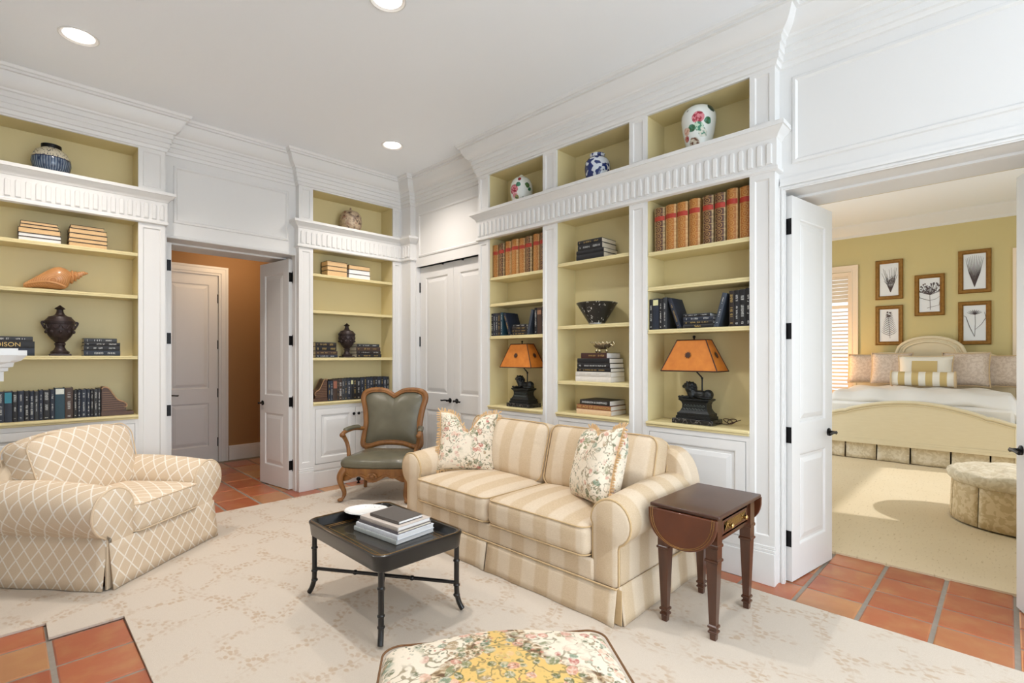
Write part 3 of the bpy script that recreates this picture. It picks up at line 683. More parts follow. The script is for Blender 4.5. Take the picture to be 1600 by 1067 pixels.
# ------------------------------------------------------------------ upholstery helpers
def rrect(w, d, r, n=6):
    pts = []
    for cx, cy, a0 in ((w/2-r, d/2-r, 0), (-w/2+r, d/2-r, PI/2), (-w/2+r, -d/2+r, PI), (w/2-r, -d/2+r, 1.5*PI)):
        for i in range(n+1):
            a = a0+PI/2*i/n; pts.append((cx+r*math.cos(a), cy+r*math.sin(a)))
    return pts
def arm_profile(aw, R, zb, zt, n=16):
    """from the inner bottom over the scroll to the outer bottom; a grows outwards"""
    c = (R-0.012, zt-R); p = [(0, zb), (0, zb+0.1), (0, c[1]-0.03)]
    for i in range(n+1):
        a = PI - (PI+1.1)*i/n; p.append((c[0]+R*math.cos(a), c[1]+R*math.sin(a)))
    p += [(aw, c[1]-R*1.02), (aw, zb+0.08), (aw, zb)]
    return p
def add_arm(root, sgn, xin, aw, R, zb, zt, y0, y1, mroll, mfront, mwelt):
    pr = arm_profile(aw, R, zb, zt); L = [0]
    for a, b in zip(pr, pr[1:]): L.append(L[-1]+math.dist(a, b))
    mb = MB(); ny = 14; rows = []
    for j in range(ny+1):
        v = j/ny; y = y0+(y1-y0)*v
        rows.append([mb.V((sgn*(xin+a), y, z + (0.018*math.sin(PI*v) if z > zt-2*R else 0) + 0.03*v*(1 if z > zt-R else 0))) for a, z in pr])
    for j in range(ny):
        for i in range(len(pr)-1):
            q = [rows[j][i], rows[j+1][i], rows[j+1][i+1], rows[j][i+1]]; yv = [y0+(y1-y0)*j/ny, y0+(y1-y0)*(j+1)/ny]
            uv = [(yv[0], L[i]), (yv[1], L[i]), (yv[1], L[i+1]), (yv[0], L[i+1])]
            if sgn > 0: q = q[::-1]; uv = uv[::-1]
            mb.F(q, uv)
    mb.F(rows[0] if sgn > 0 else rows[0][::-1]); mb.F(rows[-1][::-1] if sgn > 0 else rows[-1])
    arm = obj('arm', mb, mroll, root, smooth=50)
    fr = MB(); c = (R-0.012, zt-R)
    def sh(k, y, dz=0):
        out = []
        for a, z in pr:
            da, dz_ = a-c[0], z-c[1]
            if z > c[1]-R*0.9:
                l = math.hypot(da, dz_) or 1; out.append((a-da/l*k, z-dz_/l*k))
            else: out.append((min(max(a, k), aw-k), z))
        return [fr.V((sgn*(xin+a), y, z)) for a, z in out]
    A = sh(0.0, y0+0.002); B = sh(0.0, y0-0.012); D = sh(0.014, y0-0.026); n = len(A)
    for X, Y in ((A, B), (B, D)):
        for i in range(n):
            q = [X[i], X[(i+1) % n], Y[(i+1) % n], Y[i]]; fr.F(q[::-1] if sgn < 0 else q, [(fr.v[t][0], fr.v[t][2]) for t in (q[::-1] if sgn < 0 else q)])
    q = D if sgn > 0 else D[::-1]
    q = q[::-1]; fr.F(q, [(fr.v[t][0], fr.v[t][2]) for t in q])
    fp = obj('arm_front', fr, mfront, arm, smooth=50, weld=True)
    w = MB().tube([(sgn*(xin+a), y0-0.012, z) for a, z in pr], 0.007, 6); obj('welt', w, mwelt, arm)
    return arm
def skirt_panel(root, p0, p1, out, zt, zb, mat, flare=0.02, waves=0.0, name='skirt_panel'):
    """sheet hanging from p0-p1 (plan), flaring towards 'out'"""
    p0, p1, out = Vector(p0), Vector(p1), Vector(out); L = (p1-p0).length; mb = MB(); n = max(6, int(L/0.06)); ph = random.random()*6
    def fn(u, v):
        e = (abs(u-0.5)*2)**6*0.012*v
        o = flare*v + waves*v*math.sin(u*L*16+ph) + e
        p = p0.lerp(p1, u) + out*o
        return (p.x, p.y, zt+(zb-zt)*v)
    rows = [[mb.V(fn(i/n, j/5)) for i in range(n+1)] for j in range(6)]
    for j in range(5):
        for i in range(n):
            mb.F([rows[j+1][i], rows[j+1][i+1], rows[j][i+1], rows[j][i]], [(L*i/n, zt+(zb-zt)*(j+1)/5), (L*(i+1)/n, zt+(zb-zt)*(j+1)/5), (L*(i+1)/n, zt+(zb-zt)*j/5), (L*i/n, zt+(zb-zt)*j/5)])
    o = obj(name, mb, mat, root); m = o.modifiers.new('s', 'SOLIDIFY'); m.thickness = 0.008; m.offset = 0
    return o
def box_cushion(root, name, w, d, h, T, mat, welt, r=0.035, puff=0.03, side=0.0, pr=0.0045, fn=None, n=14):
    mb = MB(); mb.T = T; mb.cushion(w, d, h, r, puff, side, n, fn)
    c = obj(name, mb, mat, root, smooth=60, weld=True)
    for sg in (-1, 1):
        t = MB(); t.T = T
        pts = []
        for x, y in rrect(w-0.012, d-0.012, r*1.2):
            X, Y = x/(w/2), y/(d/2); p = Vector((x*(1+side*max(0, 1-Y*Y)*0.3), y*(1+side*max(0, 1-X*X)*0.3), sg*(h/2-0.008)))
            pts.append(fn(p) if fn else p)
        t.tube(pts, pr, 6, closed=True); obj('welt', t, welt, c)
    return c

# ------------------------------------------------------------------ sofa
sofa = thing('sofa', 'cream and tan striped two-cushion sofa with rolled arms and skirt', 'sofa', (2.70, 2.44, 0), RW)
mb = MB().box(-0.95, 0.95, -0.42, 0.44, 0.06, 0.31); obj('base', mb, 'stripe_x', sofa, bevel=0.015)
for s_, lab in ((-1, 'l'), (1, 'r')):
    add_arm(sofa, s_, 0.815, 0.165, 0.125, 0.20, 0.655, -0.405, 0.40, MT['stripe_y'], MT['stripe_x'], MT['gold_cloth'])
bk = []
for i in range(13): bk.append((0.88+0.17*math.cos(PI/2*(1-i/12)), 0.56+0.27*math.sin(PI/2*(1-i/12))))
poly = [(-x, z) for x, z in bk[::-1]] + bk; poly = [(-1.0, 0.2)] + poly + [(1.0, 0.2)]
mb = MB().prism(poly, lambda a, b, d: (a, d+(b-0.2)*0.10, b), 0.24, 0.40)
obj('back', mb, 'stripe_x', sofa, bevel=0.03)
obj('front_rail', MB().box(-0.83, 0.83, -0.445, -0.41, 0.195, 0.315), 'stripe_x', sofa, bevel=0.012)
skirt_panel(sofa, (-0.985, -0.448), (-0.012, -0.452), (0, -1), 0.20, 0.016, 'stripe_x', 0.022, 0.004); skirt_panel(sofa, (0.0, -0.45), (0.985, -0.446), (0, -1), 0.20, 0.016, 'stripe_x', 0.022, 0.004)
skirt_panel(sofa, (0.99, -0.43), (0.99, 0.44), (1, 0), 0.21, 0.016, 'stripe_y', 0.02, 0.003); skirt_panel(sofa, (-0.99, 0.44), (-0.99, -0.43), (-1, 0), 0.21, 0.016, 'stripe_y', 0.02, 0.003)
skirt_panel(sofa, (0.98, 0.45), (-0.98, 0.45), (0, 1), 0.21, 0.016, 'stripe_x', 0.015, 0.0)
for x in (-0.98, 0.0, 0.98): obj('pleat', MB().box(x-0.03, x+0.03, -0.44, -0.434, 0.018, 0.2), 'gold_cloth', sofa)
obj('skirt_welt', MB().tube([(-0.985, -0.455, 0.203), (0.985, -0.455, 0.203), (0.996, 0.43, 0.21)], 0.005, 6), 'gold_cloth', sofa)
for x in (-0.405, 0.405):
    def crown(p, x=x):
        return p + Vector((0, 0, 0))
    box_cushion(sofa, 'seat_cushion', 0.80, 0.66, 0.17, Matrix.Translation((x, -0.145, 0.405)), MT['stripe_x'], MT['gold_cloth'], 0.045, 0.04, 0.012)
for x, w in ((-0.435, 0.87), (0.45, 0.88)):
    T = Matrix.Translation((x, 0.205, 0.685)) @ Matrix.Rotation(math.radians(75), 4, 'X')
    box_cushion(sofa, 'back_cushion', w, 0.45, 0.17, T, MT['stripe_x'], MT['gold_cloth'], 0.06, 0.06, 0.0)
for x in (-0.9, 0.9):
    for y in (-0.38, 0.38): obj('foot', MB().lathe([(0.02, 0.013), (0.026, 0.06)], 10, (x, y, 0)), 'mahogany', sofa)

def throw_pillow(name, label, loc, rot, w=0.50, T=0.17, chop=0.10, mat='tapestry'):
    p = thing(name, label, 'pillow', loc); p.rotation_euler = rot; p['group'] = 'floral pillows on the sofa'
    mb = MB(); n = 22
    def pos(u, v, sd):
        e = 0.085
        x = u*w/2*(1-e*(1-v*v)); z = v*w/2*(1-e*(1-u*u))
        z -= chop*math.exp(-(u/0.30)**2)*max(0, (v+0.35)/1.35)**1.6
        t = T/2*(max(0, 1-u**4)*max(0, 1-v**4))**0.55
        return (x, sd*t, z + w/2)
    for sd in (-1, 1):
        rows = [[mb.V(pos(-1+2*i/n, -1+2*j/n, sd)) for i in range(n+1)] for j in range(n+1)]
        for j in range(n):
            for i in range(n):
                q = [rows[j][i], rows[j][i+1], rows[j+1][i+1], rows[j+1][i]]; mb.F(q if sd < 0 else q[::-1])
    obj('cover', mb, mat, p, smooth=70, weld=True)
    fr = MB(); N = 30
    edge = [(-1+2*i/N, -1) for i in range(N)] + [(1, -1+2*i/N) for i in range(N)] + [(1-2*i/N, 1) for i in range(N)] + [(-1, 1-2*i/N) for i in range(N)]
    fr.tube([pos(u, v, 1) for u, v in edge], 0.006, 5, closed=True)
    for u, v in edge:
        a = Vector(pos(u, v, 1)); d = Vector((u if abs(u) == 1 else 0, random.uniform(-0.3, 0.3), v if abs(v) == 1 else 0)) + Vector((random.uniform(-.3, .3), 0, random.uniform(-.3, .1)))
        d.normalize(); fr.tube([a, a+d*0.014, a+d*0.032], [0.003, 0.007, 0.0045], 5)
    tag(obj('tassel_fringe', fr, 'fringe', p), kind='stuff')
    return p
throw_pillow('throw_pillow', 'floral tapestry pillow with gold tassels, leaning in the far left corner of the sofa', (2.595, 3.085, 0.497), (math.radians(-17), math.radians(2), RW+math.radians(42)), w=0.485, T=0.17, chop=0.15)
throw_pillow('throw_pillow', 'floral tapestry pillow with gold tassels, propped against the near right arm of the sofa', (2.56, 1.85, 0.495), (math.radians(-17), math.radians(-8), RW-math.radians(30)), w=0.50, T=0.24, chop=0.15)

# ------------------------------------------------------------------ lattice armchair
ac = thing('upholstered_armchair', 'tan armchair with white diamond lattice fabric and rolled arms', 'armchair', (0.525, 4.49, 0), math.radians(39.8))
obj('base', MB().box(-0.44, 0.44, -0.42, 0.42, 0.08, 0.30), 'lattice', ac, bevel=0.01)
for s_ in (-1, 1): add_arm(ac, s_, 0.285, 0.175, 0.148, 0.26, 0.615, -0.42, 0.36, MT['lattice'], MT['lattice'], MT['chair_welt'])
ZS = 0.275
skirt_panel(ac, (-0.465, -0.445), (0.465, -0.445), (0, -1), ZS+0.02, 0.018, 'lattice', 0.022, 0.003); skirt_panel(ac, (0.462, -0.43), (0.462, 0.43), (1, 0), ZS+0.04, 0.018, 'lattice', 0.022, 0.003)
skirt_panel(ac, (-0.462, 0.43), (-0.462, -0.43), (-1, 0), ZS+0.05, 0.018, 'lattice', 0.03, 0.006); skirt_panel(ac, (0.46, 0.44), (-0.46, 0.44), (0, 1), ZS+0.04, 0.018, 'lattice', 0.02, 0.003)
for x in (-0.455, 0.455): obj('pleat', MB().box(x-0.02, x+0.02, -0.44, -0.43, 0.02, ZS), 'lattice', ac)
box_cushion(ac, 'seat_cushion', 0.575, 0.67, 0.185, Matrix.Translation((0, -0.135, 0.388)), MT['lattice'], MT['chair_welt'], 0.04, 0.03, 0.01)
poly = []
for i in range(9): a = PI/2*i/8; poly.append((0.30+0.15*math.cos(a), 0.60+0.16*math.sin(a)))
poly = [(0.44, 0.2)] + poly + [(-x, z) for x, z in poly[::-1]] + [(-0.44, 0.2)]
obj('back', MB().prism(poly[::-1], lambda a, b, d: (a, d+(b-0.2)*0.14, b), 0.22, 0.37), 'lattice', ac, bevel=0.03)
def chairback(p):
    q = p.copy(); v = (p.y/0.25+1)/2; q.x *= 1.0+0.10*v; q.y -= 0.07*(abs(p.x)/0.40)**3*max(0, v); return q
box_cushion(ac, 'back_cushion', 0.74, 0.50, 0.21, Matrix.Translation((0, 0.235, 0.672)) @ Matrix.Rotation(math.radians(74), 4, 'X'), MT['lattice'], MT['chair_welt'], 0.07, 0.05, 0.0, fn=chairback)
for x in (-0.4, 0.4):
    for y in (-0.36, 0.36): obj('foot', MB().lathe([(0.022, 0.013), (0.026, 0.09)], 10, (x, y, 0)), 'mahogany', ac)

# ------------------------------------------------------------------ carved leather armchair
def catmull(pts, n=6, closed=True):
    out = []; N = len(pts)
    for i in range(N if closed else N-1):
        P = [Vector(pts[(i+k-1) % N] if closed else pts[max(0, min(N-1, i+k-1))]) for k in range(4)]
        for j in range(n):
            t = j/n; out.append(0.5*((2*P[1]) + (P[2]-P[0])*t + (2*P[0]-5*P[1]+4*P[2]-P[3])*t*t + (3*P[1]-P[0]-3*P[2]+P[3])*t**3))
    if not closed: out.append(Vector(pts[-1]))
    return out
fa = thing('carved_armchair', 'carved wooden open-arm chair with grey-green leather seat and back', 'armchair', (2.728, 4.522, 0), math.radians(-50.3)); fa.scale = (1.13, 1.0, 1.0)
half = [(0.0, 0.505), (0.12, 0.495), (0.22, 0.462), (0.275, 0.475), (0.275, 0.56), (0.262, 0.70), (0.280, 0.86), (0.305, 0.975), (0.285, 1.04), (0.21, 1.068), (0.10, 1.062), (0.03, 1.022)]
crv = catmull([(x, z, 0) for x, z in half] + [(0.0, 1.002, 0)] + [(-x, z, 0) for x, z in half[:0:-1]], 5)
TB = Matrix.Translation((0, 0.245, 0)) @ Matrix.Translation((0, 0, 0.47)) @ Matrix.Rotation(math.radians(-11), 4, 'X') @ Matrix.Translation((0, 0, -0.47))
mb = MB(); mb.T = TB; mb.tube([(p.x, 0, p.y) for p in crv], 0.027, 10, closed=True, flat=0.85); mb.tube([(p.x*0.93, -0.016, 0.77+(p.y-0.77)*0.93) for p in crv], 0.008, 6, closed=True)
obj('back_frame', mb, 'walnut', fa, smooth=60)
mb = MB(); mb.T = TB; R_ = 9; N = len(crv)
for sd in (-1, 1):
    rows = []
    for j in range(R_+1):
        t = j/R_; rows.append([mb.V((p.x*0.94*t, sd*0.045*(1-t**3), 0.77+(p.y-0.77)*0.94*t)) for p in crv])
    for j in range(R_):
        for i in range(N):
            q = [rows[j][i], rows[j][(i+1) % N], rows[j+1][(i+1) % N], rows[j+1][i]]; mb.F(q if sd > 0 else q[::-1])
obj('back_leather', mb, 'leather', fa, smooth=70, weld=True)
so = catmull([(0.0, -0.325, 0), (0.18, -0.315, 0), (0.285, -0.275, 0), (0.305, -0.20, 0), (0.285, 0.05, 0), (0.262, 0.24, 0), (0.22, 0.27, 0), (0, 0.27, 0), (-0.22, 0.27, 0), (-0.262, 0.24, 0), (-0.285, 0.05, 0), (-0.305, -0.20, 0), (-0.285, -0.275, 0), (-0.18, -0.315, 0)], 5)
mb = MB(); N = len(so); prof = [(0.97, 0.345), (1.0, 0.36), (1.005, 0.385), (0.985, 0.412), (0.92, 0.432), (0.75, 0.452), (0.5, 0.464), (0.25, 0.468), (0.02, 0.469)]
rows = [[mb.V((p.x*k, p.y*k, z)) for p in so] for k, z in prof]
for j in range(len(prof)-1):
    for i in range(N): mb.F([rows[j][i], rows[j][(i+1) % N], rows[j+1][(i+1) % N], rows[j+1][i]])
mb.F(rows[-1]); mb.F(rows[0][::-1]); obj('seat', mb, 'leather', fa, smooth=60)
mb = MB()
def lower(p):
    if p.y < -0.2: return 0.245 + 0.03*math.cos(abs(p.x)/0.28*PI*2)*(-1)
    return 0.275
rows = [[mb.V((p.x*k, p.y*k, (lower(p) if z is None else z))) for p in so] for k, z in ((0.93, 0.345), (0.985, 0.345), (0.985, 0.33), (0.965, 0.30), (0.975, None), (0.90, None))]
for j in range(5):
    for i in range(N): mb.F([rows[j][i], rows[j+1][i], rows[j+1][(i+1) % N], rows[j][(i+1) % N]])
for sgn in (-1, 1): mb.tube(catmull([(sgn*0.05, -0.318, 0.262), (sgn*0.11, -0.318, 0.288), (sgn*0.17, -0.312, 0.262), (sgn*0.24, -0.297, 0.285)], 4, False), 0.007, 6)
apron = obj('apron', mb, 'walnut', fa, smooth=60)
mb = MB()
for k in range(9):
    a = PI*(k/8); mb.ellipsoid((0.034*math.cos(a), -0.328, 0.275+0.022*math.sin(a)), (0.011, 0.012, 0.013), 8, 6)
mb.ellipsoid((0, -0.328, 0.272), (0.024, 0.016, 0.018), 10, 8); obj('carved_shell', mb, 'walnut', apron)
for sgn in (-1, 1):
    pts = catmull([(sgn*0.265, -0.255, 0.33), (sgn*0.292, -0.285, 0.27), (sgn*0.29, -0.288, 0.20), (sgn*0.268, -0.262, 0.11), (sgn*0.272, -0.268, 0.06), (sgn*0.286, -0.286, 0.038)], 5, False)
    r_ = [0.036 - 0.021*min(1, i/(len(pts)*0.75)) for i in range(len(pts))]; r_[-1] = 0.02; r_[-2] = 0.021
    mb = MB().tube(pts, r_, 10); mb.ellipsoid((sgn*0.291, -0.292, 0.037), (0.025, 0.027, 0.0185), 10, 8); obj('leg', mb, 'walnut', fa, smooth=60)
    pts = catmull([(sgn*0.235, 0.245, 0.47), (sgn*0.245, 0.25, 0.30), (sgn*0.25, 0.245, 0.16), (sgn*0.262, 0.268, 0.0195)], 6, False)
    obj('leg', MB().tube(pts, [0.026-0.010*i/len(pts) for i in range(len(pts))], 10), 'walnut', fa, smooth=60)
    pts = catmull([(sgn*0.268, 0.225, 0.655), (sgn*0.315, 0.12, 0.668), (sgn*0.338, 0.0, 0.662), (sgn*0.345, -0.075, 0.65), (sgn*0.345, -0.105, 0.632)], 5, False)
    arm = obj('arm', MB().tube(pts, 0.020, 10).ellipsoid((sgn*0.346, -0.10, 0.632), (0.027, 0.027, 0.027), 10, 8), 'walnut', fa, smooth=60)
    pts2 = catmull([(sgn*0.345, -0.085, 0.625), (sgn*0.325, -0.05, 0.55), (sgn*0.305, -0.06, 0.47), (sgn*0.290, -0.085, 0.34)], 5, False)
    obj('arm_support', MB().tube(pts2, [0.021-0.004*math.sin(PI*i/(len(pts2)-1)) for i in range(len(pts2))], 10), 'walnut', arm, smooth=60)
    mb = MB().tube([p+Vector((0, 0, 0.014)) for p in pts[2:14]], [0.012]+[0.024]*10+[0.012], 10); obj('arm_pad', mb, 'leather', arm, smooth=60)

# ------------------------------------------------------------------ tray coffee table
tt = thing('tray_table', 'black lacquered tray coffee table with bamboo-style legs and gilt edge', 'coffee table', (1.535, 2.55, 0))
def rring(mb, rows_, w, d, r=0.075, n=7):
    R2 = []
    for ins, z in rows_: R2.append([mb.V((x, y, z)) for x, y in rrect(w-2*ins, d-2*ins, max(0.01, r-ins), n)])
    N = len(R2[0])
    for j in range(len(R2)-1):
        for i in range(N): mb.F([R2[j][i], R2[j][(i+1) % N], R2[j+1][(i+1) % N], R2[j+1][i]])
    return R2
mb = MB(); R2 = rring(mb, [(0.025, 0.372), (0.016, 0.372), (0.012, 0.376), (0.006, 0.43), (0.0, 0.446), (0.0, 0.453), (0.006, 0.457), (0.03, 0.455), (0.034, 0.45), (0.048, 0.412), (0.052, 0.411)], 0.555, 0.83)
obj('tray_rim', mb, 'lacquer', tt, smooth=45)
mb = MB(); R2 = rring(mb, [(0.046, 0.400), (0.046, 0.4115)], 0.555, 0.83); mb.F(R2[-1]); mb.F(R2[0][::-1]); obj('tray_floor', mb, 'traytop', tt)
for ins, z in ((0.014, 0.4575), (0.075, 0.4115), (0.098, 0.4115)):
    obj('gilt_line', MB().tube([(x, y, z) for x, y in rrect(0.555-2*ins, 0.83-2*ins, max(0.02, 0.075-ins), 7)], 0.0014, 5, closed=True), 'gilt', tt)
for sx in (-1, 1):
    for sy in (-1, 1):
        a = Vector((sx*0.236, sy*0.372, 0)); o_ = Vector((sx*0.6, sy*0.8, 0)).normalized()
        pts = [a+Vector((0, 0, z))+o_*k for z, k in ((0.385, 0), (0.27, 0.0), (0.15, 0.0), (0.10, 0.003), (0.06, 0.014), (0.036, 0.026), (0.024, 0.034))]
        pts = catmull(pts, 4, False); mb = MB().tube(pts, [0.0155]+[0.0145]*(len(pts)-2)+[0.013], 10)
        for z in (0.29, 0.155): mb.lathe([(0.015, -0.008), (0.019, -0.003), (0.019, 0.003), (0.015, 0.008)], 10, (a.x, a.y, z), capb=False, capt=False)
        mb.lathe([(0.015, -0.008), (0.019, -0.003), (0.019, 0.003), (0.015, 0.008)], 10, (a.x, a.y, 0.10), capb=False, capt=False)
        obj('leg', mb, 'lacquer', tt, smooth=50)
for sx in (-1, 1):
    A, B = Vector((-0.236*sx, -0.372, 0.168)), Vector((0.236*sx, 0.372, 0.168)); mb = MB().tube([A, B], 0.0105, 8)
    for t in (0.3, 0.7): p = A.lerp(B, t); mb.ellipsoid(p, (0.0155, 0.0155, 0.0145), 10, 6)
    obj('stretcher', mb, 'lacquer', tt, smooth=50)

# ------------------------------------------------------------------ drop-leaf side table
st = thing('drop_leaf_table', 'small dark wooden drop-leaf side table with tapered legs beside the sofa', 'side table', (2.708, 1.172, 0))
obj('tabletop', MB().box(-0.288, 0.288, -0.185, 0.185, 0.628, 0.648), 'leathertop', st, bevel=0.006)
mb = MB().box(-0.235, 0.235, -0.145, 0.145, 0.49, 0.628); obj('apron', mb, 'mahogany', st, bevel=0.004)
dr = obj('drawer', MB().face(-0.17, 0.17, 0.515, 0.60, [(-0.162, 0.162, 0.523, 0.592)], [(0, 0), (0.004, 0.003), (0.01, 0.003), (0.013, 0.0)], y=-0.149).box(-0.17, 0.17, -0.149, -0.14, 0.515, 0.60), 'leafwood', st)
mb = MB()
for i in range(-9, 16):
    for sg in (-1, 1):
        x = -0.15+i*0.018; a = (x, 0.5365); b = (x+sg*0.043, 0.5795)
        pa, pb = (a, b)
        if min(pa[0], pb[0]) < -0.146 or max(pa[0], pb[0]) > 0.146: continue
        mb.tube([(pa[0], -0.1495, pa[1]), (pb[0], -0.1495, pb[1])], 0.0016, 4)
obj('gilt_lattice', mb, 'gilt', dr)
for x in (-0.095, 0.095):
    k = MB(); k.T = Matrix.Translation((x, -0.149, 0.558)) @ Matrix.Rotation(PI/2, 4, 'X'); k.lathe([(0.009, 0), (0.009, 0.003), (0.005, 0.006), (0.005, 0.014), (0.012, 0.02), (0.013, 0.026), (0.007, 0.031), (0, 0.032)], 14); obj('knob', k, 'brass', dr)
for sg, nm in ((-1, 'drop_leaf'), (1, 'drop_leaf')):
    poly = [(-0.182, 0.628)] + [(-0.182*math.cos(PI*i/20), 0.622-0.175*math.sin(PI*i/20)**0.8) for i in range(21)] + [(0.182, 0.628)]
    mb = MB().prism(poly, lambda a, b, d, sg=sg: (sg*(0.292+d+(0.628-b)*0.09), a, b), 0.0, 0.016); lf = obj('drop_leaf', mb, 'leafwood', st, bevel=0.003)
    g = MB()
    for ins in (0.014, 0.024): g.tube([(sg*(0.308+0.0005+(0.628-z)*0.09), a*(1-ins/0.182), z+ins*0.55) for a, z in poly[1:-1]], 0.0011, 4)
    obj('gilt_beading', g, 'gilt', lf)
for sx in (-1, 1):
    for sy in (-1, 1):
        x, y = sx*0.222, sy*0.13
        def sq(mb, rows_):
            rr = [[mb.V((x+k*a, y+k*b, z)) for a, b in ((-1, -1), (1, -1), (1, 1), (-1, 1))] for k, z in rows_]
            for j in range(len(rr)-1):
                for i in range(4): mb.F([rr[j][i], rr[j][(i+1) % 4], rr[j+1][(i+1) % 4], rr[j+1][i]])
            mb.F(rr[0][::-1]); mb.F(rr[-1])
        mb = MB(); sq(mb, [(0.014, 0.014), (0.0155, 0.045), (0.022, 0.05), (0.022, 0.058), (0.016, 0.062), (0.0165, 0.07), (0.023, 0.075), (0.023, 0.085), (0.017, 0.09), (0.028, 0.40), (0.034, 0.404), (0.034, 0.414), (0.029, 0.418), (0.029, 0.472), (0.034, 0.476), (0.034, 0.488), (0.03, 0.492), (0.03, 0.62)])
        obj('leg', mb, 'mahogany', st, smooth=20)

MT['bookend_cord'] = plain('brown_cord', C(120, 84, 52), 0.8, vary=0.4, vscale=90)
# ------------------------------------------------------------------ tapestry ottoman in the foreground
ot = thing('tapestry_ottoman', 'cream tapestry ottoman with flowers and gold medallion cut by the bottom edge', 'ottoman', (1.095, 1.105, 0), math.radians(-37))
def otop(p):
    q = p.copy(); q.y += 0.025*math.cos(p.x/0.39*PI*1.0)*(1 if p.y > 0 else -1)*min(1, abs(p.y)/0.25); return q
mb = MB(); mb.T = Matrix.Translation((0, 0, 0.335)); mb.cushion(0.80, 0.60, 0.15, 0.06, 0.035, 0.0, 16, otop); top = obj('seat_pad', mb, 'tapestry_big', ot, smooth=60, weld=True)
t = MB(); t.tube([Vector((0, 0, 0.335))+otop(Vector((x, y, 0.064))) for x, y in rrect(0.792, 0.592, 0.06)], 0.004, 6, closed=True); obj('cord', t, 'bookend_cord', top)
obj('frame', MB().box(-0.385, 0.385, -0.285, 0.285, 0.20, 0.27), 'walnut', ot, bevel=0.01)
for sx in (-1, 1):
    for sy in (-1, 1): obj('leg', MB().tube(catmull([(sx*0.35, sy*0.25, 0.22), (sx*0.375, sy*0.275, 0.15), (sx*0.35, sy*0.25, 0.07), (sx*0.37, sy*0.27, 0.024)], 5, False), [0.03]*6+[0.022]*6+[0.016]*4, 8), 'walnut', ot, smooth=60)

# ------------------------------------------------------------------ bedroom shell
ZB = 3.72
mb = MB()
WIN = [(1.985, 2.80), (-1.0, -0.155)]
ys = [-2.2, -1.0, -0.155, 1.985, 2.80, 4.2]
for a, b in ((-2.2, -1.0), (-0.155, 1.985), (2.80, 4.2)): mb.box(10.6, 10.7, a, b, 0, ZB)
for a, b in WIN: mb.box(10.6, 10.7, a, b, 0, 0.75); mb.box(10.6, 10.7, a, b, 2.93, ZB)
struct(obj('wall_bedroom_back', mb, 'bedwall'), 'straw yellow bedroom wall hung with five botanical prints', 'wall')
mb = MB()
mb.box(3.94, 6.1, -2.2, -2.1, 0, ZB); mb.box(8.7, 10.7, -2.2, -2.1, 0, ZB); mb.box(6.1, 8.7, -2.2, -2.1, 0, 0.5); mb.box(6.1, 8.7, -2.2, -2.1, 2.7, ZB)
struct(obj('wall_bedroom_right', mb, 'bedwall'), 'yellow bedroom side wall with a wide window, out of view', 'wall')
mb = MB()
mb.box(3.94, 5.9, 4.1, 4.2, 0, ZB); mb.box(8.1, 10.7, 4.1, 4.2, 0, ZB); mb.box(5.9, 8.1, 4.1, 4.2, 0, 0.5); mb.box(5.9, 8.1, 4.1, 4.2, 2.7, ZB)
struct(obj('wall_bedroom_left', mb, 'bedwall'), 'yellow bedroom side wall behind the open door leaf', 'wall')
struct(boxo('ceiling_bedroom', 3.9, 10.7, -2.2, 4.2, ZB, ZB+0.1, 'ceil'), 'white bedroom ceiling', 'ceiling')
mb = MB(); mb.box(3.945, 3.96, 1.03, 4.2, 0, ZB); mb.box(3.945, 3.96, -2.2, -0.245, 0, ZB); mb.box(3.945, 3.96, -0.245, 1.03, 2.463, ZB)
struct(obj('wall_bedroom_door', mb, 'bedwall'), 'yellow bedroom wall around the doorway', 'wall')
BCR = [(0, ZB-0.20), (0.012, ZB-0.19), (0.02, ZB-0.16), (0.05, ZB-0.13), (0.09, ZB-0.08), (0.12, ZB-0.04), (0.13, ZB-0.03), (0.14, ZB)]
struct(obj('trim_4', MB().sweep([(4.0, 4.1), (10.6, 4.1), (10.6, -2.1), (4.0, -2.1)], BCR), 'white', smooth=28), 'white crown moulding of the bedroom', 'moulding')
struct(boxo('baseboard_bedroom', 10.58, 10.6, -2.1, 4.1, 0.012, 0.2, 'white'), 'white bedroom baseboard behind the bed', 'baseboard')
MT['shutter'] = plain('cream_shutter_paint', C(244, 226, 204), 0.45)
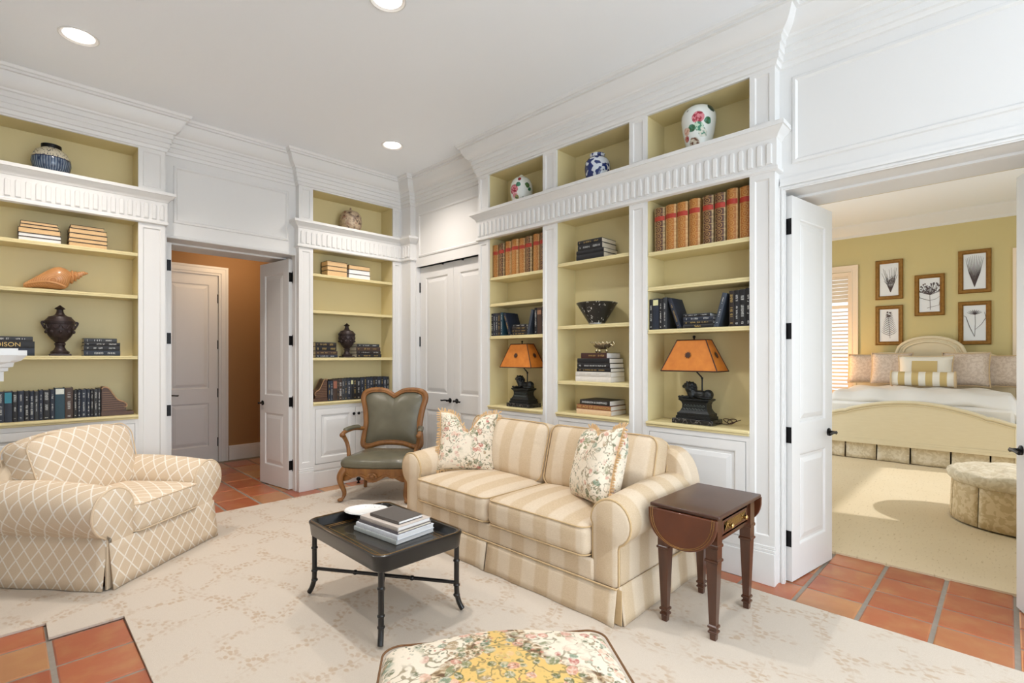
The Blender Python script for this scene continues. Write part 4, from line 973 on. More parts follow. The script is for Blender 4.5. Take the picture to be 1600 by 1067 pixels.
def shutter_window(name, label, y0, y1):
    w = thing(name, label, 'window', (10.6, (y0+y1)/2, 0), RW, kind='structure'); hw = (y1-y0)/2
    c = MB()
    for a, b, t in ((0.02, 0.07, 0.022), (0.0, 0.02, 0.03), (0.07, 0.105, 0.034)):
        c.box(-hw-b, -hw-a, -t, 0, 0.75, 2.93+b); c.box(hw+a, hw+b, -t, 0, 0.75, 2.93+b); c.box(-hw-a, hw+a, -t, 0, 2.93+a, 2.93+b)
    c.box(-hw-0.12, hw+0.12, -0.05, 0, 0.70, 0.75); obj('casing', c, 'shutter', w)
    for sg in (-1, 1):
        x0, x1 = (-hw, 0) if sg < 0 else (0, hw)
        s = MB(); s.box(x0+0.004, x0+0.05, 0.0, 0.03, 0.76, 2.92); s.box(x1-0.05, x1-0.004, 0.0, 0.03, 0.76, 2.92)
        for z in (0.76, 2.28, 2.86): s.box(x0+0.05, x1-0.05, 0.0, 0.03, z, z+0.06)
        p = obj('shutter_panel', s, 'shutter', w)
        z = 0.86; cx = (x0+x1)/2; lw = (x1-x0)/2-0.052
        me = None
        while z < 2.84:
            if not (2.24 < z < 2.36):
                ang = 0.35 if z < 2.3 else 1.15
                m = MB(); m.T = Matrix.Rotation(ang, 4, 'X'); m.box(-lw, lw, -0.034, 0.034, -0.004, 0.004)
                o = obj('louver', m, 'shutter', p); o.location = (cx, 0.015, z)
            z += 0.068
    obj('pane', MB().box(-hw, hw, 0.07, 0.075, 0.75, 2.93), 'glass', w)
shutter_window('window_1', 'bedroom window with cream louvered shutters, at the left of the bed', 1.985, 2.80)
shutter_window('window_2', 'bedroom window at the right of the bed, only its white casing visible', -1.0, -0.155)

# ------------------------------------------------------------------ bed
MT['cream_wood'] = wood('antique_cream_wood', C(224, 210, 178), C(234, 222, 194), 0.45, sc=(1, 1, 6), scale=9, coat=0.1)
MT['duvet'] = plain('white_duvet', C(236, 232, 228), 0.85, vary=0.04, vscale=4, bump=0.5, bscale=7)
def damask(name, a, b, sc=9):
    k = NT(name, 0.7, 0, 0.3); o = k.obj(); w = k.warp(o, sc*0.7, 0.12); d = k.step(k.noise(w, sc*1.6, 1), 0.47, 0.53); k.color(k.mix(d, a, b)); k.bump(k.noise(o, 6, 2), 0.3, 0.01); return k.mat
MT['damask'] = damask('ivory_damask', C(216, 202, 176), C(230, 218, 196), 16); MT['sham'] = damask('blush_damask_sham', C(206, 188, 174), C(220, 204, 191), 20); MT['bed_fringe'] = plain('pale_gold_fringe', C(214, 188, 150), 0.8)
bed = thing('bed', 'cream painted bed with arched footboard and headboard, white duvet', 'bed', (8.30, 0.90, 0), RW)
top = []
for i in range(25):
    x = -0.68+1.36*i/24; top.append((x, 0.695+0.125*math.cos(x/0.68*PI/2)**0.9))
ends = [(-1.0, 0.60), (-0.90, 0.628), (-0.82, 0.655), (-0.76, 0.672), (-0.72, 0.672)]
ftop = ends + top + [(-x, z) for x, z in ends[::-1]]
mb = MB().prism([(-1.0, 0.25)] + ftop + [(1.0, 0.25)], lambda a, b, d: (a, d, b), 0.07, 0.0)
fb = obj('footboard', mb, 'cream_wood', bed, smooth=30)
m2 = MB().tube([(x, 0.005, z) for x, z in ftop], 0.024, 8); m2.box(-1.02, 1.02, -0.022, 0.09, 0.235, 0.27); m2.box(-1.01, 1.01, -0.012, 0.08, 0.27, 0.30); m2.tube([(x, -0.006, z-0.035) for x, z in ftop], 0.007, 6)
obj('moulding', m2, 'cream_wood', fb, smooth=50)
for x in (-1.0, 1.0): obj('post', MB().box(x-0.04, x+0.04, -0.01, 0.08, 0.012, 0.62), 'cream_wood', bed, bevel=0.01)
obj('mattress', MB().box(-0.97, 0.97, 0.09, 2.12, 0.32, 0.80), 'duvet', bed, bevel=0.05)
for x in (-0.98, 0.98): obj('side_rail', MB().box(x-0.02, x+0.02, 0.07, 2.14, 0.27, 0.42), 'cream_wood', bed)
mb = MB()
def duv(u, v):
    x = -1.06+2.12*u; y = 0.10+1.62*v; e = abs(x)/1.06
    z = 0.90 + 0.06*math.cos(min(1, e)*PI/2)**0.5 - 0.34*max(0, (e-0.86)/0.14)**1.6 + 0.014*math.sin(x*13+y*4)+0.010*math.sin(x*5-y*9) - 0.14*max(0, (0.18-v)/0.18)**2 - 0.07*max(0, (v-0.9)/0.1)**2
    return (x, y, z)
mb.grid(duv, 48, 36); du = obj('duvet', mb, 'duvet', bed, smooth=80); md = du.modifiers.new('s', 'SOLIDIFY'); md.thickness = 0.05; md.offset = -1
hd_ = []
for i in range(21):
    x = -0.43+0.86*i/20; hd_.append((x, 1.465+0.265*math.sqrt(max(0, 1-(x/0.43)**2))))
side_ = [(-1.02, 1.10), (-0.98, 1.16), (-0.86, 1.19), (-0.84, 1.30), (-0.76, 1.42), (-0.66, 1.465), (-0.45, 1.465)]
htop = side_ + hd_ + [(-x, z) for x, z in side_[::-1]]
hb = obj('headboard', MB().prism([(-1.02, 0.3)] + htop + [(1.02, 0.3)], lambda a, b, d: (a, d, b), 2.23, 2.16), 'cream_wood', bed, smooth=30)
m2 = MB().tube([(x, 2.165, z) for x, z in htop], 0.026, 8); m2.tube([(x*0.80, 2.155, 1.45+(z-1.45)*0.74) for x, z in hd_], 0.014, 8); m2.tube([(x*0.9, 2.158, 1.455+(z-1.455)*0.87) for x, z in hd_], 0.008, 6)
for sg in (-1, 1): m2.tube([(sg*0.86, 2.158, 1.12), (sg*0.99, 2.158, 1.10), (sg*0.99, 2.158, 0.8), (sg*0.86, 2.158, 0.8)], 0.008, 6)
obj('moulding', m2, 'cream_wood', hb, smooth=50)
for x in (-0.98, 0.98): obj('leg', MB().box(x-0.04, x+0.04, 2.16, 2.23, 0.012, 0.32), 'cream_wood', bed)
x = -0.99; k = 0
for wdt in (0.26, 0.36, 0.36, 0.40, 0.36, 0.24):
    skirt_panel(bed, (x+0.008, 0.05), (min(0.99, x+wdt)-0.008, 0.05), (0, -1), 0.27, 0.02, 'damask', 0.018, 0.012, 'bed_skirt'); x += wdt
for sx in (-1, 1): skirt_panel(bed, (sx*0.96, 0.06) if sx > 0 else (sx*0.96, 2.1), (sx*0.96, 2.1) if sx > 0 else (sx*0.96, 0.06), (sx, 0), 0.28, 0.02, 'damask', 0.02, 0.012, 'bed_skirt')
MT['satin_gold'] = plain('gold_satin', C(206, 180, 122), 0.4); MT['satin_white'] = plain('ivory_satin', C(238, 232, 220), 0.45)
def bed_pillow(name, label, x, y, w, h, T, lean, mat, yaw=0.0, fringe=True, z=0.975, group=None):
    a = Matrix.Rotation(RW, 4, 'Z') @ Vector((x, y, 0)); p = thing(name, label, 'pillow', (8.30+a.x, 0.90+a.y, z), RW+yaw, group)
    p.rotation_euler = (lean, 0, RW+yaw)
    mb = MB(); n = 14
    def pos(u, v, sd):
        X = u*w/2*(1-0.06*(1-v*v)); Z = v*h/2*(1-0.06*(1-u*u)); t = T/2*(max(0, 1-u**4)*max(0, 1-v**4))**0.5
        return (X, sd*t, Z+h/2)
    for sd in (-1, 1):
        rows = [[mb.V(pos(-1+2*i/n, -1+2*j/n, sd)) for i in range(n+1)] for j in range(n+1)]
        for j in range(n):
            for i in range(n):
                q = [rows[j][i], rows[j][i+1], rows[j+1][i+1], rows[j+1][i]]; mb.F(q if sd < 0 else q[::-1])
    obj('cover', mb, mat, p, smooth=75, weld=True)
    if fringe:
        N = 12; edge = [(-1+2*i/N, -1) for i in range(N)] + [(1, -1+2*i/N) for i in range(N)] + [(1-2*i/N, 1) for i in range(N)] + [(-1, 1-2*i/N) for i in range(N)]
        obj('fringe', MB().tube([pos(u, v, 1) for u, v in edge], 0.010, 6, closed=True), 'bed_fringe', p)
    return p
LN = math.radians(-14)
bed_pillow('euro_sham', 'blush damask sham at the far left of the bed', -0.80, 1.90, 0.52, 0.50, 0.2, LN, 'sham', 0.05, group='bed pillows')
bed_pillow('euro_sham', 'blush damask sham second from the left on the bed', -0.44, 1.70, 0.54, 0.52, 0.2, LN, 'sham', group='bed pillows')
bed_pillow('euro_sham', 'blush damask sham right of the banded square pillow', 0.45, 1.70, 0.54, 0.52, 0.2, LN, 'sham', group='bed pillows')
bed_pillow('euro_sham', 'blush damask sham at the far right of the bed', 0.82, 1.90, 0.52, 0.48, 0.2, LN, 'sham', -0.05, group='bed pillows')
sq_ = bed_pillow('square_pillow', 'ivory square pillow with a gold satin centre on the bed', 0.0, 1.50, 0.66, 0.47, 0.2, LN, 'satin_white', group='bed pillows')
obj('gold_panel', MB().grid(lambda u, v: ((u-0.5)*0.30, -0.004-0.1*((1-((u-0.5)*0.30/0.33)**4)*(1-((v-0.5)*0.26/0.235)**4))**0.5, 0.235+(v-0.5)*0.26), 8, 8), 'satin_gold', sq_)
a = (8.30+1.24, 0.90-0.0); bo = thing('bolster_pillow', 'gold and ivory striped bolster pillow with fringed ends on the bed', 'pillow', (a[0], a[1], 1.09), RW, 'bed pillows')
for i in range(9):
    mb = MB(); mb.T = Matrix.Translation((-0.36+i*0.08, 0, 0)) @ Matrix.Rotation(PI/2, 4, 'Y'); mb.lathe([(0.105, 0), (0.105, 0.08)], 20); obj('band', mb, 'satin_gold' if i % 2 == 1 else 'satin_white', bo)
for sx in (-1, 1):
    mb = MB(); mb.T = Matrix.Translation((sx*0.365, 0, 0)) @ Matrix.Rotation(PI/2, 4, 'Y'); mb.lathe([(0.098, -0.012), (0.118, -0.01), (0.122, 0.0), (0.118, 0.01), (0.098, 0.012)], 20); obj('fringe', mb, 'bed_fringe', bo)
bl = thing('bedside_lamp', 'warm bedside lamp hidden behind the open door leaf', 'lamp', (9.95, 2.55, 0.66))
obj('base', MB().lathe([(0.07, 0), (0.07, 0.02), (0.02, 0.05), (0.04, 0.14), (0.02, 0.26), (0.012, 0.34)], 16), 'brass', bl); obj('shade', MB().lathe([(0.16, 0.33), (0.10, 0.56)], 24, capb=False, capt=False), plain('cream_lampshade', C(240, 214, 170), 0.8), bl)
l = bpy.data.lights.new('bedside_bulb', 'POINT'); l.energy = 22; l.color = (1.0, 0.55, 0.2); l.shadow_soft_size = 0.06; lo = bpy.data.objects.new('bedside_bulb', l); COL.objects.link(lo); lo.parent = bl; lo.location = (0, 0, 0.62)
ns = thing('nightstand', 'cream nightstand hidden behind the open door leaf', 'nightstand', (9.98, 2.58, 0), RW)
obj('top', MB().box(-0.3, 0.3, -0.24, 0.24, 0.63, 0.66), 'cream_wood', ns); obj('body', MB().box(-0.28, 0.28, -0.22, 0.22, 0.2, 0.63), 'cream_wood', ns)
for sx in (-1, 1):
    for sy in (-1, 1): obj('leg', MB().box(sx*0.25-0.02, sx*0.25+0.02, sy*0.19-0.02, sy*0.19+0.02, 0.012, 0.2), 'cream_wood', ns)

# round tufted ottoman
to = thing('tufted_ottoman', 'round tufted ivory damask ottoman with pleated skirt at the foot of the bed', 'ottoman', (5.97, -0.10, 0.012))
mb = MB(); seg = 48
for j, row in enumerate(range(1)): pass
def tuft(r, a):
    z = 0.475 - 0.03*(r/0.46)**2
    for R0, nb, ph in ((0.0, 1, 0), (0.24, 6, 0.3), (0.40, 12, 0.0)):
        for k in range(nb):
            b = ph+2*PI*k/nb; d = math.hypot(r*math.cos(a)-R0*math.cos(b), r*math.sin(a)-R0*math.sin(b)); z -= 0.032*math.exp(-(d/0.055)**2)
    return z
rows = [[mb.V((r*math.cos(2*PI*k/seg), r*math.sin(2*PI*k/seg), tuft(r, 2*PI*k/seg))) for k in range(seg)] for r in (0.01, 0.06, 0.11, 0.16, 0.21, 0.26, 0.31, 0.36, 0.41, 0.45)]
rows += [[mb.V((r*(1+0.006*math.cos(12*2*PI*k/seg))*math.cos(2*PI*k/seg), r*math.sin(2*PI*k/seg)*(1+0.006*math.cos(12*2*PI*k/seg)), z)) for k in range(seg)] for r, z in ((0.485, 0.425), (0.495, 0.395), (0.485, 0.36), (0.46, 0.335))]
for j in range(len(rows)-1):
    for k in range(seg): mb.F([rows[j][k], rows[j+1][k], rows[j+1][(k+1) % seg], rows[j][(k+1) % seg]])
mb.F(rows[0]); mb.F(rows[-1][::-1]); obj('tufted_seat', mb, MT['damask'], to, smooth=70)
MT['damask_tan'] = damask('tan_damask', C(202, 178, 138), C(220, 199, 163), 15)
for k in range(10):
    a0, a1 = 2*PI*k/10+0.012, 2*PI*(k+1)/10-0.012
    mb = MB().grid(lambda u, v: ((0.462+0.012*v)*math.cos(a1+(a0-a1)*u), (0.462+0.012*v)*math.sin(a1+(a0-a1)*u), 0.34-0.325*v), 8, 4); o = obj('skirt_panel', mb, 'damask_tan', to); m = o.modifiers.new('s', 'SOLIDIFY'); m.thickness = 0.012
obj('core', MB().lathe([(0.44, 0.01), (0.44, 0.34)], 32), 'gap', to)

# ------------------------------------------------------------------ botanical prints
MT['frame_gold'] = plain('antique_gold_frame', C(150, 110, 56), 0.36, 0.55, vary=0.35, vscale=25); MT['paper'] = plain('white_paper', C(232, 236, 242), 0.7); MT['ink'] = plain('dark_plant_ink', C(92, 82, 86), 0.8)
def print_lines(kind):
    mb = MB(); Y = -0.0145
    def st(pts, r): mb.tube([(x, Y, z) for x, z in pts], [q*0.55 for q in r] if hasattr(r, '__len__') else r*0.6, 4)
    rnd = random.Random(kind+3)
    if kind == 0:
        for k in range(9):
            a = -0.9+1.8*k/8; L = rnd.uniform(0.24, 0.36); pts = [(0.02, -0.21), (0.02+0.10*math.sin(a)*0.6, -0.08), (0.13*math.sin(a), -0.21+L+0.06)]; st(pts, [0.010, 0.005, 0.0022])
            for q in range(3): st([pts[1], (pts[1][0]+rnd.uniform(-0.05, 0.05), pts[1][1]+rnd.uniform(0.06, 0.16))], 0.003)
    elif kind == 1:
        st([(0.015, -0.22), (0.0, 0.0), (-0.01, 0.22)], [0.004, 0.004, 0.002])
        for k in range(12):
            z = -0.17+0.03*k; w_ = 0.11*(1-0.06*k)
            for sg in (-1, 1): st([(0.005, z), (sg*w_*0.6, z+0.03), (sg*w_, z+0.075)], [0.006, 0.006, 0.001])
        for k in range(10): mb.ellipsoid((rnd.uniform(-0.03, 0.02), Y, rnd.uniform(0.14, 0.23)), (0.012, 0.001, 0.014), 6, 4)
    elif kind == 2:
        st([(0.01, -0.24), (0.005, 0.0), (0.01, 0.05)], 0.004)
        for k in range(60):
            a = rnd.uniform(-1.4, 1.4); L = rnd.uniform(0.06, 0.20); e = (0.01+L*math.sin(a)*0.8, 0.03+L*math.cos(a)*0.9); st([(0.01, 0.0), (0.01+0.5*L*math.sin(a), 0.02+0.5*L*math.cos(a)*0.8), e], 0.002)
            mb.ellipsoid((e[0], Y, e[1]), (0.011, 0.001, 0.010), 6, 4)
        st([(0.0, -0.09), (-0.12, -0.04), (-0.14, 0.02)], 0.006); st([(0.0, -0.09), (0.08, -0.07), (0.14, -0.02), (0.12, -0.17), (-0.03, -0.21)], 0.004)
    elif kind == 3:
        for k in range(11):
            a = -0.75+1.5*k/10; st([(0.0, -0.24), (0.09*math.sin(a), -0.02), (0.15*math.sin(a), 0.20+0.05*math.cos(a*2))], [0.004, 0.008, 0.002])
    else:
        st([(0.0, -0.21), (0.01, 0.0), (0.005, 0.13)], 0.004); st([(0.0, -0.21), (-0.06, -0.05), (-0.10, 0.10), (-0.13, 0.12)], [0.004, 0.008, 0.006, 0.002]); st([(0.01, -0.1), (0.08, -0.02), (0.13, 0.08), (0.11, 0.17)], [0.003, 0.005, 0.006, 0.002])
        for k in range(9):
            a = -1.3+2.6*k/8; st([(0.005, 0.13), (0.05*math.sin(a), 0.13+0.06*math.cos(a)), (0.09*math.sin(a), 0.15+0.07*math.cos(a)*0.8)], [0.005, 0.008, 0.002])
    return mb
FRM = [(1.44, 2.725, 0, 'upper left gold-framed print of a bushy sprig'), (1.44, 1.95, 1, 'lower left gold-framed print of a spiked fern'), (0.91, 2.42, 2, 'middle gold-framed print of a round flower head'), (0.37, 2.74, 3, 'upper right gold-framed print of a fanned plant'), (0.37, 1.94, 4, 'lower right gold-framed print of a thin-stemmed bloom')]
for y, z, kd, lb in FRM:
    f = thing('framed_print', lb+' above the bed', 'picture', (10.597, y, z), RW, 'botanical prints above the bed'); W_, H_, b = 0.38, 0.67, 0.062
    mb = MB(); R = []
    for ins, yy in ((0, 0), (0, -0.02), (0.012, -0.034), (0.03, -0.030), (0.044, -0.034), (b, -0.016), (b, -0.008)):
        R.append([mb.V((sx*(W_/2-ins), yy, sz*(H_/2-ins))) for sx, sz in ((-1, -1), (1, -1), (1, 1), (-1, 1))])
    for j in range(len(R)-1):
        for i in range(4): mb.F([R[j][i], R[j][(i+1) % 4], R[j+1][(i+1) % 4], R[j+1][i]])
    obj('frame', mb, 'frame_gold', f, smooth=25)
    obj('paper', MB().box(-W_/2+0.05, W_/2-0.05, -0.012, -0.002, -H_/2+0.05, H_/2-0.05), 'paper', f)
    obj('botanical_print', print_lines(kd), 'ink', f)

# ------------------------------------------------------------------ books
MT['pages'] = plain('page_edges', C(226, 216, 196), 0.9, vary=0.08, vscale=120); MT['pages_tan'] = plain('tan_page_edges', C(224, 188, 140), 0.9, vary=0.1, vscale=120); MT['pages_white'] = plain('white_page_edges', C(240, 238, 236), 0.9)
CV = {}
def cover(rgb):
    if rgb not in CV: CV[rgb] = plain('book_cloth_%d_%d_%d' % rgb, C(*rgb), 0.5, vary=0.12, vscale=40)
    return CV[rgb]
MT['ink_white'] = plain('white_print', C(226, 226, 222), 0.6); MT['ink_gold'] = plain('gold_print', C(206, 174, 104), 0.45, 0.3)
def leather_book(name, a, b):
    k = NT(name, 0.45); o = k.obj(); s = k.sep(o); z = k.m('MULTIPLY', s[2], 1/0.046)
    fz = k.m('SUBTRACT', k.m('FRACT', z), 0.5); fx = k.m('MULTIPLY', s[0], 1/0.05)
    r = k.m('SQRT', k.m('ADD', k.m('POWER', k.m('MULTIPLY', fz, 1.0), 2.0), k.m('POWER', fx, 2.0)))
    ringm = k.m('MAXIMUM', k.step(k.m('ABSOLUTE', k.m('SUBTRACT', r, 0.33)), 0.07, 0.045), k.step(r, 0.14, 0.10))
    band = k.step(k.m('ABSOLUTE', fz), 0.44, 0.47)
    tool = k.m('MAXIMUM', k.m('MULTIPLY', ringm, 0.8), band)
    edge = k.step(k.m('ABSOLUTE', s[0]), 0.026, 0.031)
    col = k.mix(k.noise(o, 30, 3), a, b); col = k.mix(k.m('MULTIPLY', tool, 0.55), col, C(206, 164, 96)); col = k.mix(k.m('MULTIPLY', edge, k.m('MULTIPLY', k.noise(o, 70, 2), 0.9)), col, C(222, 196, 140))
    k.color(col); k.bump(tool, 0.3, 0.003); return k.mat
MT['tan_leather'] = leather_book('tooled_tan_leather', C(150, 86, 27), C(184, 118, 44)); MT['brown_leather'] = leather_book('tooled_brown_leather', C(58, 30, 22), C(92, 50, 32)); MT['red_label'] = plain('red_title_label', C(170, 48, 30), 0.5, vary=0.2, vscale=60)
def text_mesh(txt, size):
    c = bpy.data.curves.new('lettering', 'FONT'); c.body = txt; c.size = size; c.align_x = 'CENTER'; c.align_y = 'CENTER'
    o = bpy.data.objects.new('lettering', c); COL.objects.link(o); dg = bpy.context.evaluated_depsgraph_get(); me = bpy.data.meshes.new_from_object(o.evaluated_get(dg))
    bpy.data.objects.remove(o, do_unlink=True); bpy.data.curves.remove(c)
    vs_ = [tuple(v.co) for v in me.vertices]; fs = [tuple(p.vertices) for p in me.polygons]; bpy.data.meshes.remove(me); return vs_, fs
def book(label, loc, rz, t, h, d, mat, group, flat=False, out=False, tilt=0.0, lean=0.0, marks=1, ink='ink_white', pages='pages', text=None, tsize=None, bulge=0.003, leatherb=False, name='book', panel=None):
    """upright: thickness x, height z, spine to -y.  flat: height along x, thickness z.  out: page edge to the room"""
    root = thing(name, label, 'book', loc, rz, group)
    if tilt: root.rotation_euler = (0, tilt, rz); root.location.z += t/2*abs(math.sin(tilt))+0.0005
    def mp(p):
        x, y, z = p
        if out: y = d-y
        if flat: return (z-h/2, y, x+t/2)
        return (x, y, z)
    c = MB(); b = bulge; ns = 6; e = 0.0028
    xs = [-t/2+t*i/ns for i in range(ns+1)]; prof = [(x, -b*(1-(2*x/t)**2)+b) for x in xs]
    outer = [(-t/2, d)] + prof + [(t/2, d)]; inner = [(t/2-e, d), (t/2-e, b+0.005), (-t/2+e, b+0.005), (-t/2+e, d)]
    # cover as a U-shaped prism made of quads
    O = prof; A0 = [c.V(mp((x, y, 0))) for x, y in outer]; A1 = [c.V(mp((x, y, h))) for x, y in outer]; n = len(outer)
    I0 = [c.V(mp((x, y, 0))) for x, y in inner]; I1 = [c.V(mp((x, y, h))) for x, y in inner]
    for i in range(n-1): c.F([A0[i], A0[i+1], A1[i+1], A1[i]])
    for i in range(3): c.F([I0[i], I0[i+1], I1[i+1], I1[i]])
    c.F([A0[n-1], I0[0], I1[0], A1[n-1]]); c.F([I0[3], A0[0], A1[0], I1[3]])
    for K, J in ((A0, I0), (A1, I1)):
        c.F([K[0], K[1], J[2], J[3]]); c.F([K[n-2], K[n-1], J[0], J[1]]); c.F(K[1:n-1]+[J[1], J[2]])
    cv = obj('cover', c, mat, root, smooth=40, weld=True)
    p = MB(); q = [mp(v) for v in ((-t/2+e, b+0.006, 0.003), (t/2-e, b+0.006, 0.003), (t/2-e, d-0.004, 0.003), (-t/2+e, d-0.004, 0.003), (-t/2+e, b+0.006, h-0.003), (t/2-e, b+0.006, h-0.003), (t/2-e, d-0.004, h-0.003), (-t/2+e, d-0.004, h-0.003))]
    i = [p.V(v) for v in q]
    for f in ((0, 3, 2, 1), (4, 5, 6, 7), (0, 1, 5, 4), (1, 2, 6, 5), (2, 3, 7, 6), (3, 0, 4, 7)): p.F([i[k] for k in f])
    obj('page_block', p, pages, root, smooth=0, weld=True)
    if leatherb:
        l = MB(); z0, z1 = h*0.70, h*0.80; xs2 = [(x, y) for x, y in prof]
        for (xa, ya), (xb, yb) in zip(xs2, xs2[1:]): l.quad((xa, ya-0.0012, z0), (xb, yb-0.0012, z0), (xb, yb-0.0012, z1), (xa, ya-0.0012, z1))
        obj('title_label', l, 'red_label', cv)
    elif not out and (marks or text):
        l = MB(); Y = -0.0010
        if text:
            vsx, fs = text_mesh(text, tsize); k0 = len(l.v)
            for vx, vy, vz in vsx:
                l.v.append(mp((-vx*0 + (vy), Y, 0)) if not flat else (vx, Y, t/2+vy))
            l.f += [tuple(i_+k0 for i_ in f) for f in fs]; l.uv += [None]*len(fs)
        else:
            rnd = random.Random(hash(label) & 0xffff if False else int(sum(map(ord, label))*7)); z = h*rnd.uniform(0.10, 0.2); hw = t*rnd.uniform(0.14, 0.26)
            spans = [(h*rnd.uniform(0.06, 0.09), h*rnd.uniform(0.1, 0.13)), (h*rnd.uniform(0.2, 0.35), h*rnd.uniform(0.5, 0.62)), (h*rnd.uniform(0.64, 0.7), h*rnd.uniform(0.82, 0.92))]
            for (z0, z1) in spans:
                z = z0; hw2 = hw*rnd.uniform(0.7, 1.1)
                while z < z1:
                    g = rnd.uniform(0.003, 0.0065)
                    if rnd.random() < 0.85:
                        x0, x1 = -hw2, hw2
                        l.quad(mp((x0, Y, z)), mp((x1, Y, z)), mp((x1, Y, z+g*0.4)), mp((x0, Y, z+g*0.4)))
                        if rnd.random() < 0.7: xm = rnd.choice((x0, 0, x1-0.002)); l.quad(mp((xm, Y, z)), mp((xm+0.002, Y, z)), mp((xm+0.002, Y, z+g)), mp((xm, Y, z+g)))
                    z += g*1.25
        tag(obj('spine_lettering', l, ink, cv, smooth=0), kind='stuff')
    if panel:
        l = MB(); z0, z1, col = panel; l.quad((-t*0.44, -0.0012, h*z0), (t*0.44, -0.0012, h*z0), (t*0.44, -0.0012, h*z1), (-t*0.44, -0.0012, h*z1)); obj('title_panel', l, cover(col), cv, smooth=0)
    return root
NAVY, BLK, CHAR, BRN, DKB, TEAL = (28, 36, 52), (20, 20, 24), (46, 48, 52), (66, 48, 38), (34, 26, 24), (30, 62, 76)
ORD = ['first', 'second', 'third', 'fourth', 'fifth', 'sixth', 'seventh', 'eighth', 'ninth', 'tenth', 'eleventh', 'twelfth', 'thirteenth', 'fourteenth', 'fifteenth', 'sixteenth', 'seventeenth', 'eighteenth', 'nineteenth', 'twentieth', 'twenty-first', 'twenty-second', 'twenty-third']
CN = {NAVY: 'navy', BLK: 'black', CHAR: 'charcoal', BRN: 'brown', DKB: 'dark brown', TEAL: 'teal'}
# row on the counter of the left bookcase
ed = [-0.028, 0.011, 0.055, 0.084, 0.119, 0.149, 0.174, 0.201, 0.225, 0.265, 0.293, 0.352, 0.402, 0.429, 0.449, 0.485, 0.509, 0.529, 0.556, 0.574]
hs = [0.232, 0.232, 0.228, 0.231, 0.230, 0.228, 0.226, 0.233, 0.232, 0.236, 0.245, 0.245, 0.225, 0.225, 0.228, 0.228, 0.226, 0.226, 0.232]
cs = [NAVY, NAVY, BLK, NAVY, BLK, NAVY, CHAR, NAVY, BLK, NAVY, TEAL, BRN, BLK, NAVY, NAVY, NAVY, BLK, CHAR, CHAR]
for i in range(19):
    pn = (0.62, 0.96, (46, 128, 146)) if i == 1 else ((0.8, 0.97, (214, 216, 206)) if i == 10 else None); look = {1: ' with teal panel', 10: ' with white panel', 11: ', the tall one'}.get(i, '')
    book('%s hardcover%s, %s from left in the row behind the lattice armchair' % (CN[cs[i]], look, ORD[i]), ((ed[i]+ed[i+1])/2, 5.345, 0.9255), 0, ed[i+1]-ed[i]-0.0015, hs[i], 0.165, cover(cs[i]), 'book row above the armchair', ink='ink_white', panel=pn, marks=0 if pn else 1)
# row on the counter of the corner bookcase
ed = [2.531, 2.557, 2.587, 2.636, 2.655, 2.693, 2.720, 2.758, 2.798, 2.829, 2.869, 2.921, 2.962, 2.999, 3.040, 3.078, 3.108, 3.138, 3.185, 3.219, 3.263, 3.298]
hs = [0.222, 0.225, 0.236, 0.238, 0.242, 0.242, 0.244, 0.244, 0.246, 0.246, 0.248, 0.246, 0.246, 0.248, 0.248, 0.25, 0.25, 0.252, 0.25, 0.25, 0.25]
cs = [NAVY, NAVY, BRN, DKB, BRN, CHAR, CHAR, NAVY, BLK, BLK, BLK, NAVY, BLK, NAVY, NAVY, BLK, BLK, NAVY, BLK, NAVY, BLK]
for i in range(21):
    pn = (0.58, 0.92, (150, 96, 76)) if i == 2 else ((0.72, 0.9, (206, 204, 160)) if i == 8 else None)
    book('%s hardcover%s, %s from the bookend in the corner bookcase row' % (CN[cs[i]], ' with rust panel' if i == 2 else (' with pale panel' if i == 8 else ''), ORD[i]), ((ed[i]+ed[i+1])/2, 5.345, 0.9275), 0, ed[i+1]-ed[i]-0.0015, hs[i], 0.165, cover(cs[i]), 'book row behind the carved armchair', ink='ink_white' if i % 3 else 'ink_gold', panel=pn, marks=0 if pn else 1)
def flat_stack(items, x, y, z, rz, where, group, out=False, d=0.17, pages='pages'):
    """items bottom to top: (length, thickness, colour or material, xoffset, text/None, ink, look)"""
    n = len(items)
    for k, it in enumerate(items):
        L, t, col, dx = it[:4]; txt = it[4] if len(it) > 4 else None; ink = it[5] if len(it) > 5 else 'ink_white'; look = it[6] if len(it) > 6 else CN.get(col, 'pale')
        m = cover(col) if isinstance(col, tuple) else MT[col]; pos = 'bottom' if k == 0 else ('topmost' if k == n-1 else ORD[k]+' up')
        dv = Vector((dx, 0, 0)); dv.rotate(Matrix.Rotation(rz, 3, 'Z'))
        book('%s flat book, %s of the %s' % (look, pos, where), (x+dv.x, y+dv.y, z+0.0005), rz, t-0.0008, L, d, m, group, flat=True, out=out, text=txt[0] if txt else None, tsize=txt[1] if txt else None, ink=ink, pages=(it[7] if len(it) > 7 else pages), marks=(0 if ink is None else 1))
        z += t
PG = 'pages_tan'; DK = (60, 44, 34)
GA = 'books turned page-edge out'
flat_stack([(0.245, 0.035, DK, 0), (0.243, 0.029, DK, 0), (0.242, 0.036, DK, -0.002), (0.225, 0.022, DK, 0), (0.215, 0.022, DK, 0)][:5] and [(0.245, 0.036, DK, 0, None, None, 'cream', 'pages_white'), (0.243, 0.029, DK, 0, None, None, 'cream', 'pages_white'), (0.242, 0.042, DK, -0.002, None, None, 'tan', PG), (0.222, 0.026, DK, -0.002, None, None, 'tan', PG), (0.212, 0.024, DK, -0.004, None, None, 'tan', PG)], 0.209, 5.355, 2.305, 0, 'left page-out stack in the left bookcase', GA, out=True, d=0.16)
